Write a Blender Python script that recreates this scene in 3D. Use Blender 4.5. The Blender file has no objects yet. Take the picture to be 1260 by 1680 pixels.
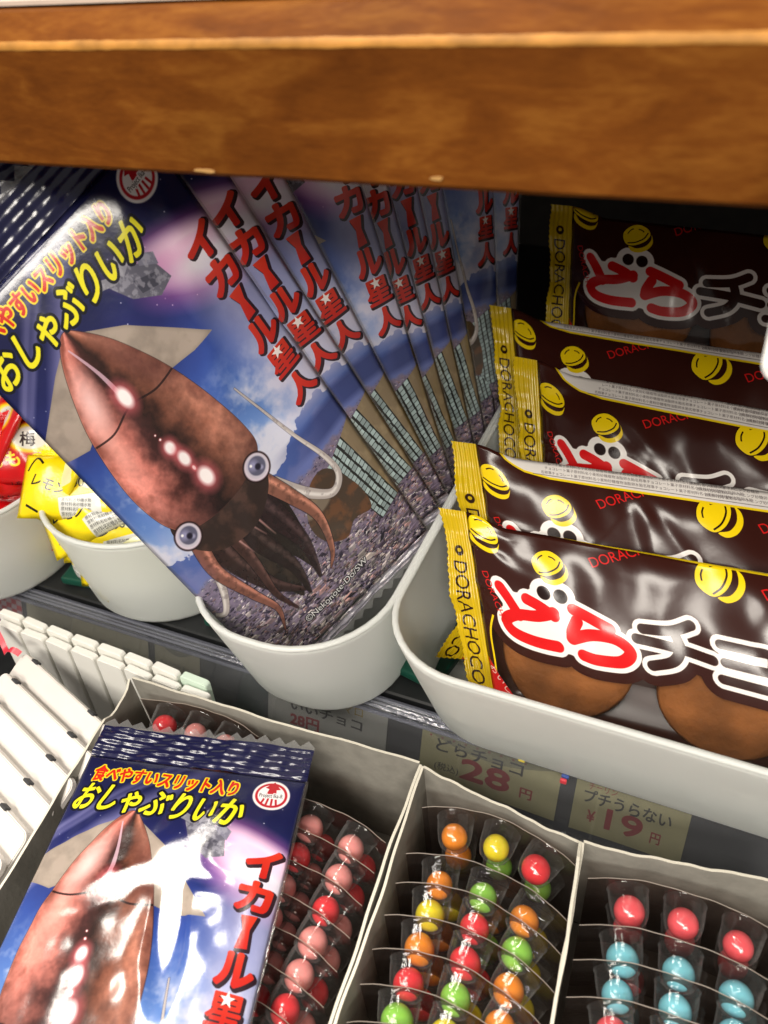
import bpy, bmesh, math, random
import numpy as np
from mathutils import Matrix, Vector

random.seed(7)
rng = np.random.default_rng(11)
SC = bpy.context.scene
COL = SC.collection

# ------------------------------------------------------------------ camera
FPX = 1300.0                                     # focal length in pixels of a 1680 px tall frame
VX = np.array([-3348.0, -732.0, FPX]); VY = np.array([767.0, -1200.0, FPX])
aX = -VX / np.linalg.norm(VX)                    # shelf direction, seen from the camera
aY = VY - aX * (VY @ aX); aY /= np.linalg.norm(aY)
aD = np.cross(aX, aY); aD /= np.linalg.norm(aD)
if aD[1] < 0: aD = -aD
RW = np.array([aX, aY, -aD])                     # camera (right, down, forward) -> world
cam_data = bpy.data.cameras.new('camera'); cam = bpy.data.objects.new('camera', cam_data); COL.objects.link(cam)
cam_data.sensor_fit = 'VERTICAL'; cam_data.sensor_height = 24.0
cam_data.lens = FPX / 1680 * 24.0
cam_data.clip_start = 0.01; cam_data.clip_end = 30
rgt, dwn, fwd = RW[:, 0], RW[:, 1], RW[:, 2]
cam.matrix_world = Matrix(((rgt[0], -dwn[0], -fwd[0], 0), (rgt[1], -dwn[1], -fwd[1], 0), (rgt[2], -dwn[2], -fwd[2], 0), (0, 0, 0, 1)))
cam_data.dof.use_dof = True; cam_data.dof.focus_distance = 0.37; cam_data.dof.aperture_fstop = 8.0
SC.camera = cam

def W(px, py, z=None, y=None, d=None):
    """the point of the place that the photograph shows at (px, py), at height z, on the wall y or at distance d"""
    r = RW @ np.array([px - 630.0, py - 840.0, FPX])
    if z is not None: r = r * (z / r[2])
    elif y is not None: r = r * (y / r[1])
    else: r = r * (d / FPX)
    return Vector(r)

# ------------------------------------------------------------------ world and lamps (a shop lit from its ceiling)
wd = bpy.data.worlds.new('World'); SC.world = wd; wd.use_nodes = True
wd.node_tree.nodes['Background'].inputs[0].default_value = (1.0, 0.93, 0.84, 1)
wd.node_tree.nodes['Background'].inputs[1].default_value = 0.25
SC.view_settings.view_transform = 'Standard'; SC.view_settings.look = 'None'
SC.view_settings.exposure = 0.0; SC.view_settings.gamma = 1.0
def lamp(name, loc, target, sx, sy, power, colour=(1, .93, .83)):
    l = bpy.data.lights.new(name, 'AREA'); l.shape = 'RECTANGLE'; l.size = sx; l.size_y = sy
    l.energy = power; l.color = colour
    o = bpy.data.objects.new(name, l); COL.objects.link(o)
    o.location = loc; o.rotation_euler = (Vector(target) - Vector(loc)).to_track_quat('-Z', 'Y').to_euler()
    return o
lamp('ceiling_lamp', (-0.55, -0.75, 1.35), (-0.1, 0.2, -0.3), 1.2, 0.34, 29)
lamp('ceiling_lamp', (0.42, -1.25, 0.95), (-0.05, 0.3, -0.25), 0.8, 0.32, 25)
lamp('ceiling_lamp', (-0.68, 0.47, 1.28), (-0.15, 0.12, -0.3), 0.46, 0.42, 25)
# the harder spotlight that clips the white things on the left
# ------------------------------------------------------------------ helpers
def tag(o, label=None, cat=None, group=None, kind=None):
    if label: o['label'] = label
    if cat: o['category'] = cat
    if group: o['group'] = group
    if kind: o['kind'] = kind
    return o
def empty(name, loc, label, cat, group=None):
    o = bpy.data.objects.new(name, None); COL.objects.link(o); o.location = loc
    o.empty_display_size = 0.01
    return tag(o, label, cat, group)
def mesh_obj(name, bm, mats, parent=None, smooth=False, loc=None):
    me = bpy.data.meshes.new(name)
    if isinstance(bm, bmesh.types.BMesh):
        bm.to_mesh(me); bm.free()
    else:
        me = bm
    for m in (mats if isinstance(mats, (list, tuple)) else [mats]): me.materials.append(m)
    if smooth:
        me.polygons.foreach_set('use_smooth', [True] * len(me.polygons))
    o = bpy.data.objects.new(name, me); COL.objects.link(o)
    if loc is not None: o.location = loc
    if parent is not None:
        o.parent = parent
    return o
def copy_tree(o, parent=None):
    c = o.copy(); COL.objects.link(c); c.parent = parent
    for ch in list(o.children): copy_tree(ch, c)
    return c
def box_bm(c, s, bevel=0.0, seg=1, bm=None):
    b = bmesh.new()
    bmesh.ops.create_cube(b, size=1)
    for v in b.verts: v.co = Vector((c[0] + v.co.x * s[0], c[1] + v.co.y * s[1], c[2] + v.co.z * s[2]))
    if bevel: bmesh.ops.bevel(b, geom=b.edges[:], offset=bevel, segments=seg, affect='EDGES', profile=.6)
    if bm is None: return b
    me = bpy.data.meshes.new('tmp'); b.to_mesh(me); b.free(); bm.from_mesh(me); bpy.data.meshes.remove(me)
    return bm
def fbm1(x, seed=0):
    return math.sin(x * 1.7 + seed) * .5 + math.sin(x * 3.9 + seed * 2.3) * .3 + math.sin(x * 9.1 + seed * 5.1) * .2

# ------------------------------------------------------------------ painting of the printed films
def vnoise(h, w, cell_y, cell_x, g):
    ny, nx = int(h / cell_y) + 3, int(w / cell_x) + 3
    gr = g.random((ny, nx))
    y = np.arange(h) / cell_y; x = np.arange(w) / cell_x
    y0 = y.astype(int); x0 = x.astype(int)
    fy = y - y0; fx = x - x0
    fy = fy * fy * (3 - 2 * fy); fx = fx * fx * (3 - 2 * fx)
    a = gr[y0][:, x0]; b = gr[y0][:, x0 + 1]; c = gr[y0 + 1][:, x0]; d = gr[y0 + 1][:, x0 + 1]
    fy = fy[:, None]; fx = fx[None, :]
    return (a * (1 - fx) + b * fx) * (1 - fy) + (c * (1 - fx) + d * fx) * fy
def fbm(h, w, cell, g, oct=4, sx=1.0):
    r = np.zeros((h, w)); a = .5; t = 0
    for i in range(oct):
        cc = max(cell / 2 ** i, 1.0)
        r += a * vnoise(h, w, cc, max(cc * sx, 1.0), g); t += a; a *= .55
    return r / t
def box1(a, r, ax):
    if r < 1: return a
    p = [(0, 0)] * a.ndim; p[ax] = (r + 1, r)
    c = np.cumsum(np.pad(a, p, mode='edge'), axis=ax)
    n = a.shape[ax]
    s1 = [slice(None)] * a.ndim; s0 = [slice(None)] * a.ndim
    s1[ax] = slice(2 * r + 1, 2 * r + 1 + n); s0[ax] = slice(0, n)
    return (c[tuple(s1)] - c[tuple(s0)]) / (2 * r + 1)
def blur(a, r):
    r = int(max(1, round(r)))
    for _ in range(2): a = box1(box1(a, r, 0), r, 1)
    return a
def grow(m, r):
    """m grown by r pixels, soft edged"""
    if r <= 0: return m
    out = m.copy(); h, w = m.shape
    for rr in ([r] if r < 4 else ([r, r * .5] if r < 10 else [r, r * .7, r * .35])):
        n = 16 if rr < 8 else 28
        for k in range(n):
            dx = int(round(rr * math.cos(2 * math.pi * k / n))); dy = int(round(rr * math.sin(2 * math.pi * k / n)))
            ys = slice(max(0, dy), h + min(0, dy)); yd = slice(max(0, -dy), h + min(0, -dy))
            xs = slice(max(0, dx), w + min(0, dx)); xd = slice(max(0, -dx), w + min(0, -dx))
            out[yd, xd] = np.maximum(out[yd, xd], m[ys, xs])
    return out
def catmull(pts, n=8, closed=True):
    P = [np.array(p, float) for p in pts]; N = len(P); out = []
    rngi = range(N) if closed else range(N - 1)
    for i in rngi:
        if closed: p0, p1, p2, p3 = P[i - 1], P[i], P[(i + 1) % N], P[(i + 2) % N]
        else: p0, p1, p2, p3 = P[max(i - 1, 0)], P[i], P[i + 1], P[min(i + 2, N - 1)]
        for k in range(n):
            t = k / n
            out.append(.5 * ((2 * p1) + (-p0 + p2) * t + (2 * p0 - 5 * p1 + 4 * p2 - p3) * t * t + (-p0 + 3 * p1 - 3 * p2 + p3) * t ** 3))
    if not closed: out.append(P[-1])
    return out

_txt_cache = {}
def text_edges(s, bold=0.0):
    """outline edges of a word set in the built-in font, 1 unit tall"""
    key = (s, bold)
    if key in _txt_cache: return _txt_cache[key]
    c = bpy.data.curves.new('txt', 'FONT'); c.body = s; c.size = 1; c.offset = bold; c.resolution_u = 5
    o = bpy.data.objects.new('txt', c); COL.objects.link(o)
    dg = bpy.context.evaluated_depsgraph_get(); dg.update()
    me = o.evaluated_get(dg).to_mesh()
    V = np.array([v.co[:2] for v in me.vertices]) if len(me.vertices) else np.zeros((0, 2))
    seen = {}
    for p in me.polygons:
        vs = list(p.vertices)
        area = 0
        for i in range(len(vs)):
            a, b = V[vs[i]], V[vs[(i + 1) % len(vs)]]; area += a[0] * b[1] - a[1] * b[0]
        if area < 0: vs.reverse()
        for i in range(len(vs)):
            a, b = vs[i], vs[(i + 1) % len(vs)]
            if seen.get((b, a), 0) > 0: seen[(b, a)] -= 1
            else: seen[(a, b)] = seen.get((a, b), 0) + 1
    E_ = np.array([(V[a][0], V[a][1], V[b][0], V[b][1]) for (a, b), n_ in seen.items() for _ in range(n_)]) if seen else np.zeros((0, 4))
    o.evaluated_get(dg).to_mesh_clear()
    bpy.data.objects.remove(o); bpy.data.curves.remove(c)
    _txt_cache[key] = E_
    return E_

class Canvas:
    def __init__(s, uw, uh, ppu, bg=(0, 0, 0), v0=0.0):
        s.uw, s.uh, s.ppu, s.v0 = uw, uh, ppu, v0
        s.w, s.h = int(uw * ppu), int(uh * ppu)
        s.rgb = np.ones((s.h, s.w, 3)) * np.array(bg); s.a = np.ones((s.h, s.w))
        y, x = np.mgrid[0:s.h, 0:s.w]
        s.U = (x + .5) / ppu; s.V = (y + .5) / ppu + v0
    def edges_mask(s, E_, evenodd=False):
        ss = 3
        H, Wd = s.h * ss, s.w * ss
        E_ = np.asarray(E_, float).copy()
        if not len(E_): return np.zeros((s.h, s.w))
        k = s.ppu * ss
        E_[:, [1, 3]] -= s.v0; E_ *= k
        y0 = int(max(0, math.floor(E_[:, [1, 3]].min() / ss) * ss)); y1 = int(min(H, math.ceil(E_[:, [1, 3]].max() / ss) * ss + ss))
        x0 = int(max(0, math.floor(E_[:, [0, 2]].min() / ss) * ss)); x1 = int(min(Wd, math.ceil(E_[:, [0, 2]].max() / ss) * ss + ss))
        out = np.zeros((s.h, s.w))
        if y1 <= y0 or x1 <= x0: return out
        y1 = min(y1, H); x1 = min(x1, Wd)
        buf = np.zeros((y1 - y0, x1 - x0 + 1), np.int32)
        for (ax, ay, bx, by) in E_:
            if ay == by: continue
            sg = 1
            if ay > by: ax, ay, bx, by = bx, by, ax, ay; sg = -1
            r0 = max(math.ceil(ay - .5), y0); r1 = min(math.ceil(by - .5), y1)
            if r1 <= r0: continue
            rows = np.arange(r0, r1)
            xs = ax + (rows + .5 - ay) * (bx - ax) / (by - ay)
            c = np.clip(np.ceil(xs - .5).astype(int) - x0, 0, x1 - x0)
            buf[rows - y0, c] += sg
        m = np.cumsum(buf, axis=1)[:, :-1]
        m = (m % 2 != 0) if evenodd else (m != 0)
        hh, ww = m.shape[0] // ss, m.shape[1] // ss
        m = m[:hh * ss, :ww * ss].reshape(hh, ss, ww, ss).mean((1, 3))
        out[y0 // ss:y0 // ss + hh, x0 // ss:x0 // ss + ww] = m
        return out
    def poly(s, pts, smooth=False):
        if smooth: pts = catmull(pts)
        n = len(pts)
        return s.edges_mask([(pts[i][0], pts[i][1], pts[(i + 1) % n][0], pts[(i + 1) % n][1]) for i in range(n)])
    def stroke(s, pts, w0, w1=None, smooth=True, n=8):
        """a tapering ribbon along a path"""
        P = catmull(pts, n, closed=False) if smooth else [np.array(p, float) for p in pts]
        w1 = w0 if w1 is None else w1
        L, R = [], []
        for i, p in enumerate(P):
            d = P[min(i + 1, len(P) - 1)] - P[max(i - 1, 0)]; d = d / (np.linalg.norm(d) + 1e-9)
            nrm = np.array([-d[1], d[0]]); w = (w0 + (w1 - w0) * i / (len(P) - 1)) / 2
            L.append(p + nrm * w); R.append(p - nrm * w)
        return s.poly(L + R[::-1])
    def text(s, t, x, y, size, width=None, rot=0.0, shear=0.0, bold=0.0, anchor='l'):
        E_ = text_edges(t, 0.0).copy(); em = 1.0
        if not len(E_): return np.zeros((s.h, s.w))
        mnx, mxx = E_[:, [0, 2]].min(), E_[:, [0, 2]].max()
        mny, mxy = E_[:, [1, 3]].min(), E_[:, [1, 3]].max()
        sx = (width / (mxx - mnx)) if width else size
        sy = size
        if anchor == 'box': sy = size / (mxy - mny)
        X = E_[:, [0, 2]]; Y = E_[:, [1, 3]]
        X = (X - mnx) * sx; Y = (Y - (mny if anchor == 'box' else 0)) * sy
        if anchor == 'c': X = X - (mxx - mnx) * sx / 2; Y = Y - (mny + mxy) / 2 * sy
        X = X + shear * Y
        c, sn = math.cos(rot), math.sin(rot)
        XX = x + X * c - Y * sn * -1 * -1; YY = y - (X * sn + Y * c)
        F = np.stack([XX[:, 0], YY[:, 0], XX[:, 1], YY[:, 1]], 1)
        m = s.edges_mask(F)
        return grow(m, bold * size * s.ppu) if bold * size * s.ppu >= .8 else m
    def put(s, m, col, k=1.0):
        m = (m * k)[..., None]; s.rgb = s.rgb * (1 - m) + np.asarray(col) * m
    def ell(s, cx, cy, rx, ry=None, rot=0.0, soft=.12):
        ry = ry or rx
        dx, dy = s.U - cx, s.V - cy; c, sn = math.cos(rot), math.sin(rot)
        d = np.sqrt(((dx * c + dy * sn) / rx) ** 2 + ((-dx * sn + dy * c) / ry) ** 2)
        return np.clip((1 + soft - d) / (2 * soft), 0, 1)
    def image(s, name, alpha=False):
        im = bpy.data.images.new(name, s.w, s.h, alpha=alpha)
        a = np.ones((s.h, s.w, 4), np.float32)
        a[..., :3] = np.clip(s.rgb, 0, 1)
        if alpha:
            a[..., 3] = np.clip(s.a, 0, 1); im.alpha_mode = 'CHANNEL_PACKED'
        im.pixels.foreach_set(a[::-1].ravel()); im.update()
        im.pack()
        return im

def logo_mark(C, cx, cy, r, k=1.0):
    """white oval, red ring, red squid silhouette and small words"""
    C.put(C.ell(cx, cy, r, r * .9, soft=.03), (.95, .93, .93))
    C.put(C.ell(cx, cy, r * .86, r * .76, soft=.03), (.78, .08, .12))
    C.put(C.ell(cx, cy, r * .73, r * .63, soft=.03), (.96, .94, .94))
    m = C.poly([(cx, cy - .84 * r), (cx + .42 * r, cy - .42 * r), (cx + .2 * r, cy - .36 * r), (cx + .3 * r, cy + .12 * r), (cx - .3 * r, cy + .12 * r), (cx - .2 * r, cy - .36 * r), (cx - .42 * r, cy - .42 * r)])
    C.put(m, (.78, .08, .12))
    for i in range(4):
        x = cx + (i - 1.5) * .2 * r
        C.put(C.stroke([(x, cy + .2 * r), (x + (i - 1.5) * .08 * r, cy + .62 * r)], .11 * r, smooth=False), (.78, .08, .12))
    t = C.text('Project Ika-R', cx, cy + .06 * r, .34 * r, width=1.25 * r, bold=.01, anchor='c', rot=.1)
    C.put(grow(t, max(1, .06 * r * C.ppu)), (.96, .94, .94)); C.put(t, (.12, .14, .12))

def paint_squid():
    g = np.random.default_rng(5)
    C = Canvas(100, 224, 9.0)
    U, V = C.U, C.V; h, w = C.h, C.w
    n1 = fbm(h, w, 160, g, 5); n2 = fbm(h, w, 50, g, 4); n3 = fbm(h, w, 16, g, 3)
    # sky
    stops = [(0, (.06, .07, .22)), (40, (.07, .09, .28)), (62, (.10, .13, .40)), (85, (.15, .27, .62)), (110, (.33, .50, .80)), (128, (.62, .72, .90)), (140, (.50, .60, .82)), (210, (.4, .45, .6))]
    xs = [a for a, _ in stops]
    Vn = V + (n1 - .5) * 14
    for c in range(3): C.rgb[..., c] = np.interp(Vn, xs, [b[c] for _, b in stops])
    cl = np.clip((n1 * .6 + n2 * .4 - .47 + (V - 100) * .004) * 5, 0, 1) * np.clip((V - 84) / 20, 0, 1)
    C.put(cl, (.90, .88, .92), .75)
    # pale beams across the upper left
    for (a, b, wd_, k) in [((-6, 78), (74, 2), 10, .75), ((-6, 58), (58, 4), 4.5, .5), ((20, 40), (66, 2), 3, .35)]:
        d = (b[0] - a[0], b[1] - a[1]); L = math.hypot(*d)
        dist = np.abs((U - a[0]) * d[1] - (V - a[1]) * d[0]) / L
        t = ((U - a[0]) * d[0] + (V - a[1]) * d[1]) / L / L
        C.put(np.clip(1.2 - dist / wd_ * 2, 0, 1) * np.clip(1.1 - t, 0, 1), (.66, .64, .86), k)
    # stars
    for _ in range(60):
        C.put(C.ell(g.uniform(0, 100), g.uniform(8, 66), .22, soft=.5), (.9, .9, 1), g.uniform(.4, 1))
    # mountains
    ridge = 132 - 6 * np.exp(-((U - 98) / 16) ** 2) + 3 * np.sin(U * .13) + (n2 - .5) * 9
    C.put(np.clip((V - ridge) * 2, 0, 1), (.25, .36, .66))
    C.put(np.clip((V - ridge - 5) * .3, 0, 1), (.36, .42, .68))
    # the city: a carpet of small roofs
    city0 = 146 - (U - 50) * .05 + (n2 - .5) * 5
    ci = np.clip((V - city0) * .5, 0, 1)
    tone = np.zeros((h, w, 3))
    pal = np.array([(.78, .76, .84), (.58, .55, .68), (.42, .38, .52), (.30, .26, .38), (.66, .52, .56), (.20, .18, .28), (.52, .44, .50), (.70, .68, .72)])
    tone[:] = (.44, .40, .54)
    for cell, cnt in ((24, 1500), (14, 3600), (34, 240)):
        xs_ = g.integers(0, w, cnt); ys_ = (np.sort(g.random(cnt) ** .8) * (h - 140 * 9) + 140 * 9).astype(int)
        for x_, y_ in zip(xs_, ys_):
            sc = .45 + (y_ / 9 - 140) / 70
            a_ = max(2, int(cell * sc * g.uniform(.4, 1.1))); b_ = max(2, int(cell * sc * g.uniform(.25, .7)))
            c = pal[g.integers(len(pal))] * g.uniform(.5, 1.2)
            sl = int(g.integers(-2, 3))
            for r_ in range(b_):
                yy = y_ + r_
                if yy >= h: break
                xa = max(0, x_ + r_ * sl // 2); tone[yy, xa:min(w, xa + a_)] = c * (1.15 if r_ < b_ // 3 else .8)
    tone = tone * (.75 + .5 * n3[..., None])
    tone = tone * (1 - .3 * np.clip((200 - V) / 60, 0, 1))[..., None] + np.array([.42, .44, .66]) * (.3 * np.clip((200 - V) / 60, 0, 1))[..., None]
    tone = tone * np.array([1.04, 1.0, .90])
    C.rgb = C.rgb * (1 - ci[..., None]) + tone * ci[..., None]
    # tower block
    side = C.poly([(91, 147), (100.5, 143), (100.5, 186), (97.5, 187)]); C.put(side, (.52, .45, .33))
    stv = vnoise(h, w, 400, 7, g); C.put(side * np.clip((stv - .5) * 5, 0, 1), (.34, .28, .20), .8); C.put(side * np.clip((n2 - .5) * 4, 0, 1), (.66, .58, .44), .5)
    tw = [np.array(q, float) for q in ((78, 152), (92, 146.5), (98.5, 186.5), (86, 188.5))]
    C.put(C.poly([tuple(q) for q in tw]), (.13, .14, .13))
    B = lambda s_, t_: (tw[0] * (1 - s_) + tw[1] * s_) * (1 - t_) + (tw[3] * (1 - s_) + tw[2] * s_) * t_
    for i in range(4):
        for j in range(17):
            jj = lambda: g.uniform(-.006, .006); tone_ = np.array((.62, .71, .71)) * g.uniform(.82, 1.12)
            a0, a1 = (i + .10 + g.uniform(0, .10)) / 4, (i + .84 + g.uniform(-.06, .1)) / 4
            C.put(C.poly([B(a0 + jj(), (j + .04) / 17), B(a1 + jj(), (j + .06) / 17), B(a1 + jj(), (j + .93) / 17), B(a0 + jj(), (j + .90) / 17)]), tone_)
    # rock
    rk = C.poly([(58, 166), (63, 156), (72, 150), (80, 152), (86, 168), (85, 180), (76, 178), (68, 182), (60, 176)], True)
    C.put(rk, (.26, .20, .15)); C.put(rk * np.clip((n2 - .45) * 5, 0, 1), (.42, .26, .15), .8); C.put(rk * C.ell(66, 160, 8, 4), (.55, .5, .42), .7)
    # grey flying machine with two pink jets
    for (x, y, rx, ry, k) in ((88, 52, 20, 4.2, 1), (90, 61, 19, 5, 1)):
        C.put(C.ell(x, y, rx * 1.15, ry * 1.8, rot=.35, soft=.6), (.97, .42, .78), .75 * k)
        C.put(C.ell(x + 3, y, rx * .98, ry * 1.15, rot=.35, soft=.55), (1, .97, .99), 1.0 * k)
    for q, c in (([(55, 42), (62, 40), (74, 47), (76, 55), (69, 57), (60, 51)], (.36, .36, .42)), ([(60, 39), (66, 36), (68, 41), (62, 44)], (.55, .55, .6)), ([(52, 38), (61, 42), (59, 44), (50, 41)], (.5, .5, .54)), ([(64, 47), (72, 50), (71, 54), (64, 52)], (.24, .24, .3)), ([(70, 41), (76, 45), (75, 49), (69, 45)], (.46, .46, .54))):
        m = C.poly(q); C.put(m, c); C.put(m * np.clip((n3 - .5) * 6, 0, 1), (.7, .7, .75), .5)
    # pale glow behind the upright lettering
    pg = np.clip((U - 72) / 16, 0, 1) * np.clip((V - 52) / 10, 0, 1) * np.clip((132 - V) / 8, 0, 1)
    C.put(pg * (.55 + .45 * n1), (.80, .77, .87), .85)
    C.put(np.clip((U - 60) / 30, 0, 1) * np.clip((V - 130) / 3, 0, 1) * np.clip((143 - V) / 3, 0, 1), (.15, .20, .44), .8)
    # fins
    fl = C.poly([(33, 43), (20, 50), (-4, 66), (-4, 73), (11, 76.5), (24, 70)]); fr = C.poly([(33, 43), (52, 55), (76, 78), (66, 78.5), (54, 77), (40, 66)])
    fin = np.array([.66, .60, .54])
    for m in (fl, fr): C.put(m, fin); C.put(m * np.clip((n2 - .4) * 3, 0, 1), fin * .82, .6); C.put(m * np.clip(blur(1 - m, 10) * 2 - .1, 0, 1), fin * .75, .5)
    # long pale arms
    def arm(pts, w0, w1):
        m = C.stroke(pts, w0, w1, n=14); C.put(grow(m, 2), (.30, .28, .30), .5); C.put(m, (.70, .66, .64)); C.put(blur(C.stroke([(a - .5, b - .3) for a, b in pts], w0 * .35, w1 * .3, n=14), 3) * m, (.92, .90, .88), .9)
        C.put(m * np.clip((n3 - .55) * 6, 0, 1), (.5, .46, .46), .5)
    arm([(58, 138), (66, 152), (75, 161), (82, 157), (81.5, 146), (76, 128), (69, 99)], 5.4, .5)
    arm([(16, 138), (14, 150), (10, 160), (5, 166), (1, 164)], 4.4, 2.0)
    # short arms
    dk = C.poly([(20, 134), (54, 134), (57, 152), (50, 182), (44, 168), (37, 187), (31, 172), (24, 160)], True); C.put(dk, (.13, .11, .09)); C.put(dk * np.clip((n2 - .45) * 4, 0, 1), (.24, .19, .15), .7)
    for pts, w0, w1, c in (([(24, 130), (24, 150), (30, 172), (40, 186)], 15, 1, (.17, .11, .10)), ([(36, 130), (38, 152), (42, 172), (40, 188)], 14, 1, (.14, .10, .09)),
                           ([(46, 130), (50, 150), (52, 168), (48, 186)], 15, 1, (.15, .10, .10)), ([(18, 132), (15, 148), (20, 168), (24, 182), (20, 193)], 8, .6, (.50, .30, .24)),
                           ([(54, 132), (60, 148), (64, 164), (60, 180), (54, 187)], 8, .6, (.52, .32, .25)), ([(30, 132), (30, 156), (28, 176), (31, 190)], 7, .6, (.24, .15, .13))):
        m = C.stroke(pts, w0, w1, n=12); C.put(grow(m, 3), (.05, .03, .04), .6); C.put(m, c)
        C.put(blur(C.stroke([(a + 1.5, b) for a, b in pts], w0 * .22, w1, n=12), 5) * m, np.array(c) * 1.7 + .06, .9)
        C.put(m * np.clip((n3 - .45) * 4, 0, 1), np.array(c) * .6, .5)
    for (x, y, dx, dy) in ((30, 140, 3, 14), (37, 136, 5, 16), (43, 142, 2, 13)):
        C.put(blur(C.stroke([(x, y), (x + dx, y + dy)], 1.0, .2, smooth=False), 2), (.85, .62, .60), .8)
    # head
    hd = C.poly([(15, 118), (36, 112), (58, 119), (59, 132), (50, 142), (36, 146), (22, 142), (13, 130)], True)
    C.put(hd, (.17, .12, .10)); C.put(hd * np.clip((n2 - .42) * 4, 0, 1), (.30, .20, .16), .8)
    # mantle
    mpts = [(33, 42), (38, 46), (46, 57), (54, 74), (60, 94), (63, 112), (62, 122), (54, 127), (36, 130), (20, 127), (13, 119), (10, 104), (11, 88), (15, 70), (22, 54), (28, 45)]
    mt = C.poly(mpts, True)
    cxm = 33.5 + (V - 42) * .035; hw = np.interp(V, [42, 50, 60, 76, 95, 112, 130], [1, 8, 14, 20, 25, 26, 22])
    s_ = np.clip((U - cxm) / hw, -1.2, 1.2)
    base = np.zeros((h, w, 3))
    for c in range(3):
        base[..., c] = np.interp(s_ + (n2 - .5) * .5, [-1.1, -.8, -.5, -.16, .10, .40, .8, 1.1], [(.56, .28, .22)[c], (.86, .50, .44)[c], (.70, .38, .33)[c], (.24, .11, .10)[c], (.16, .08, .06)[c], (.44, .24, .17)[c], (.68, .42, .33)[c], (.46, .25, .20)[c]])
    base *= (.78 + .5 * n1[..., None]) * (.86 + .3 * n3[..., None])
    base *= np.interp(V, [42, 60, 100, 118, 132], [1.05, 1.0, 1.0, .78, .42])[..., None]
    C.put(grow(mt, 2), (.20, .10, .08), .7)
    C.rgb = C.rgb * (1 - mt[..., None]) + base * mt[..., None]
    C.put(C.ell(23, 66, 4, 10, rot=.3, soft=.8) * mt, (1, .80, .78), .9)
    C.put(C.ell(19, 84, 3.6, 12, rot=.1, soft=.8) * mt, (.98, .66, .60), .6)
    C.put(C.ell(46, 66, 4, 14, rot=-.4, soft=.7) * mt, (.30, .14, .12), .6)
    C.put(C.stroke([(30, 47), (33, 60), (34, 72)], .5, 2.2) * mt, (.86, .70, .78), .8)
    seam = C.stroke([(11, 77), (22, 78.5), (34, 75.5), (46, 78), (56, 77)], .8, .8); C.put(seam * mt, (.10, .04, .04), .8)
    C.put(np.clip(mt - np.roll(mt, (0, 3), (0, 1)), 0, 1) * 1, (.9, .6, .5), .3)
    def spot(x, y, r, ry):
        C.put(C.ell(x, y, r * 1.6, ry * 1.5, soft=.5), (.96, .40, .44), .75); C.put(C.ell(x, y, r, ry, soft=.3), (1, .97, .97), 1)
    spot(34.5, 72, 2.5, 4.0); spot(35, 97, 2.1, 2.6); spot(36.5, 104, 2.1, 3.2); spot(37, 109.5, .6, 1); spot(38.5, 115.5, 2.9, 4.0); spot(34.2, 92, .4, .4); spot(33.8, 89.5, .3, .3)
    # eyes
    for (x, y) in ((16.5, 128), (56.5, 128)):
        C.put(C.ell(x, y, 6.3, soft=.05), (.12, .06, .06)); C.put(C.ell(x, y, 5.6, soft=.06), (.86, .80, .86)); C.put(C.ell(x + .3, y - .2, 4.9, soft=.1), (.78, .76, .82))
        C.put(C.ell(x + .4, y - .3, 3.9, soft=.08), (.34, .34, .44)); C.put(C.ell(x - .8, y - 1.6, 2.0, soft=.6), (.62, .62, .80), .8); C.put(C.ell(x + 1.6, y + 1.4, .9, soft=.5), (.7, .7, .86), .7)
        C.put(C.ell(x + .6, y + .2, 1.3, soft=.3), (.10, .09, .16)); C.put(C.ell(x - 1.6, y - 2.1, .6, soft=.4), (1, 1, 1))
    # top crimp and bottom crimp: plain dark film
    C.put(np.clip((19 - V) * .35, 0, 1), (.07, .08, .24), .85)
    C.put(np.clip((V - 212) * .8, 0, 1), (.62, .62, .66), .7)
    # words
    t = C.text('食べやすいスリット入り', 6, 29.3, 7.6, width=66, shear=.05, bold=.035, anchor='box')
    C.put(grow(t, 5), (.98, .86, .05)); C.put(t, (.86, .12, .05))
    t = C.text('おしゃぶりいか', 2.5, 43.2, 12.2, width=74, shear=.24, bold=.030, anchor='box')
    C.put(grow(t, 9), (.04, .05, .10)); C.put(t, (.97, .93, .06))
    logo_mark(C, 87, 26, 7.8)
    cy = 49.0
    for ch in 'イカール星人':
        hgt = 11.4
        if ch == 'ー':
            m = C.poly([(88.6, cy + .4), (94.6, cy), (93, cy + 5), (93.6, cy + hgt), (89.0, cy + hgt + .4), (90.3, cy + 5)])
        else:
            m = C.text(ch, 85.4, cy + hgt - .6, hgt - 1.4, width=12, bold=.030 if ch == '星' else .070, anchor='box')
        gr_ = np.clip((V - cy) / hgt, 0, 1)
        C.put(grow(np.roll(m, (6, 6), (0, 1)), 5), (.10, .03, .05), .9)
        C.put(m, (.80, .10, .07)); C.put(m * (1 - gr_), (.90, .22, .10), .7)
        if ch == '星':
            st = []
            for k in range(10):
                r = 2.7 if k % 2 == 0 else 1.1; a = -math.pi / 2 + k * math.pi / 5
                st.append((91.3 + r * math.cos(a), cy + 2.4 + r * math.sin(a)))
            C.put(C.poly(st), (.98, .94, .92))
        cy += 12.7
    t = C.text('©Nekonote-Do/SW', 30, 199.5, 4.6, width=39, bold=.008)
    C.put(grow(t, 4), (.05, .05, .06), .9); C.put(t, (.95, .95, .95))
    lum = C.rgb.mean(2, keepdims=True); C.rgb = lum + (C.rgb - lum) * .90; C.rgb = C.rgb * .93 + np.array([.035, .032, .036])
    return C.image('squid_print')

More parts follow.
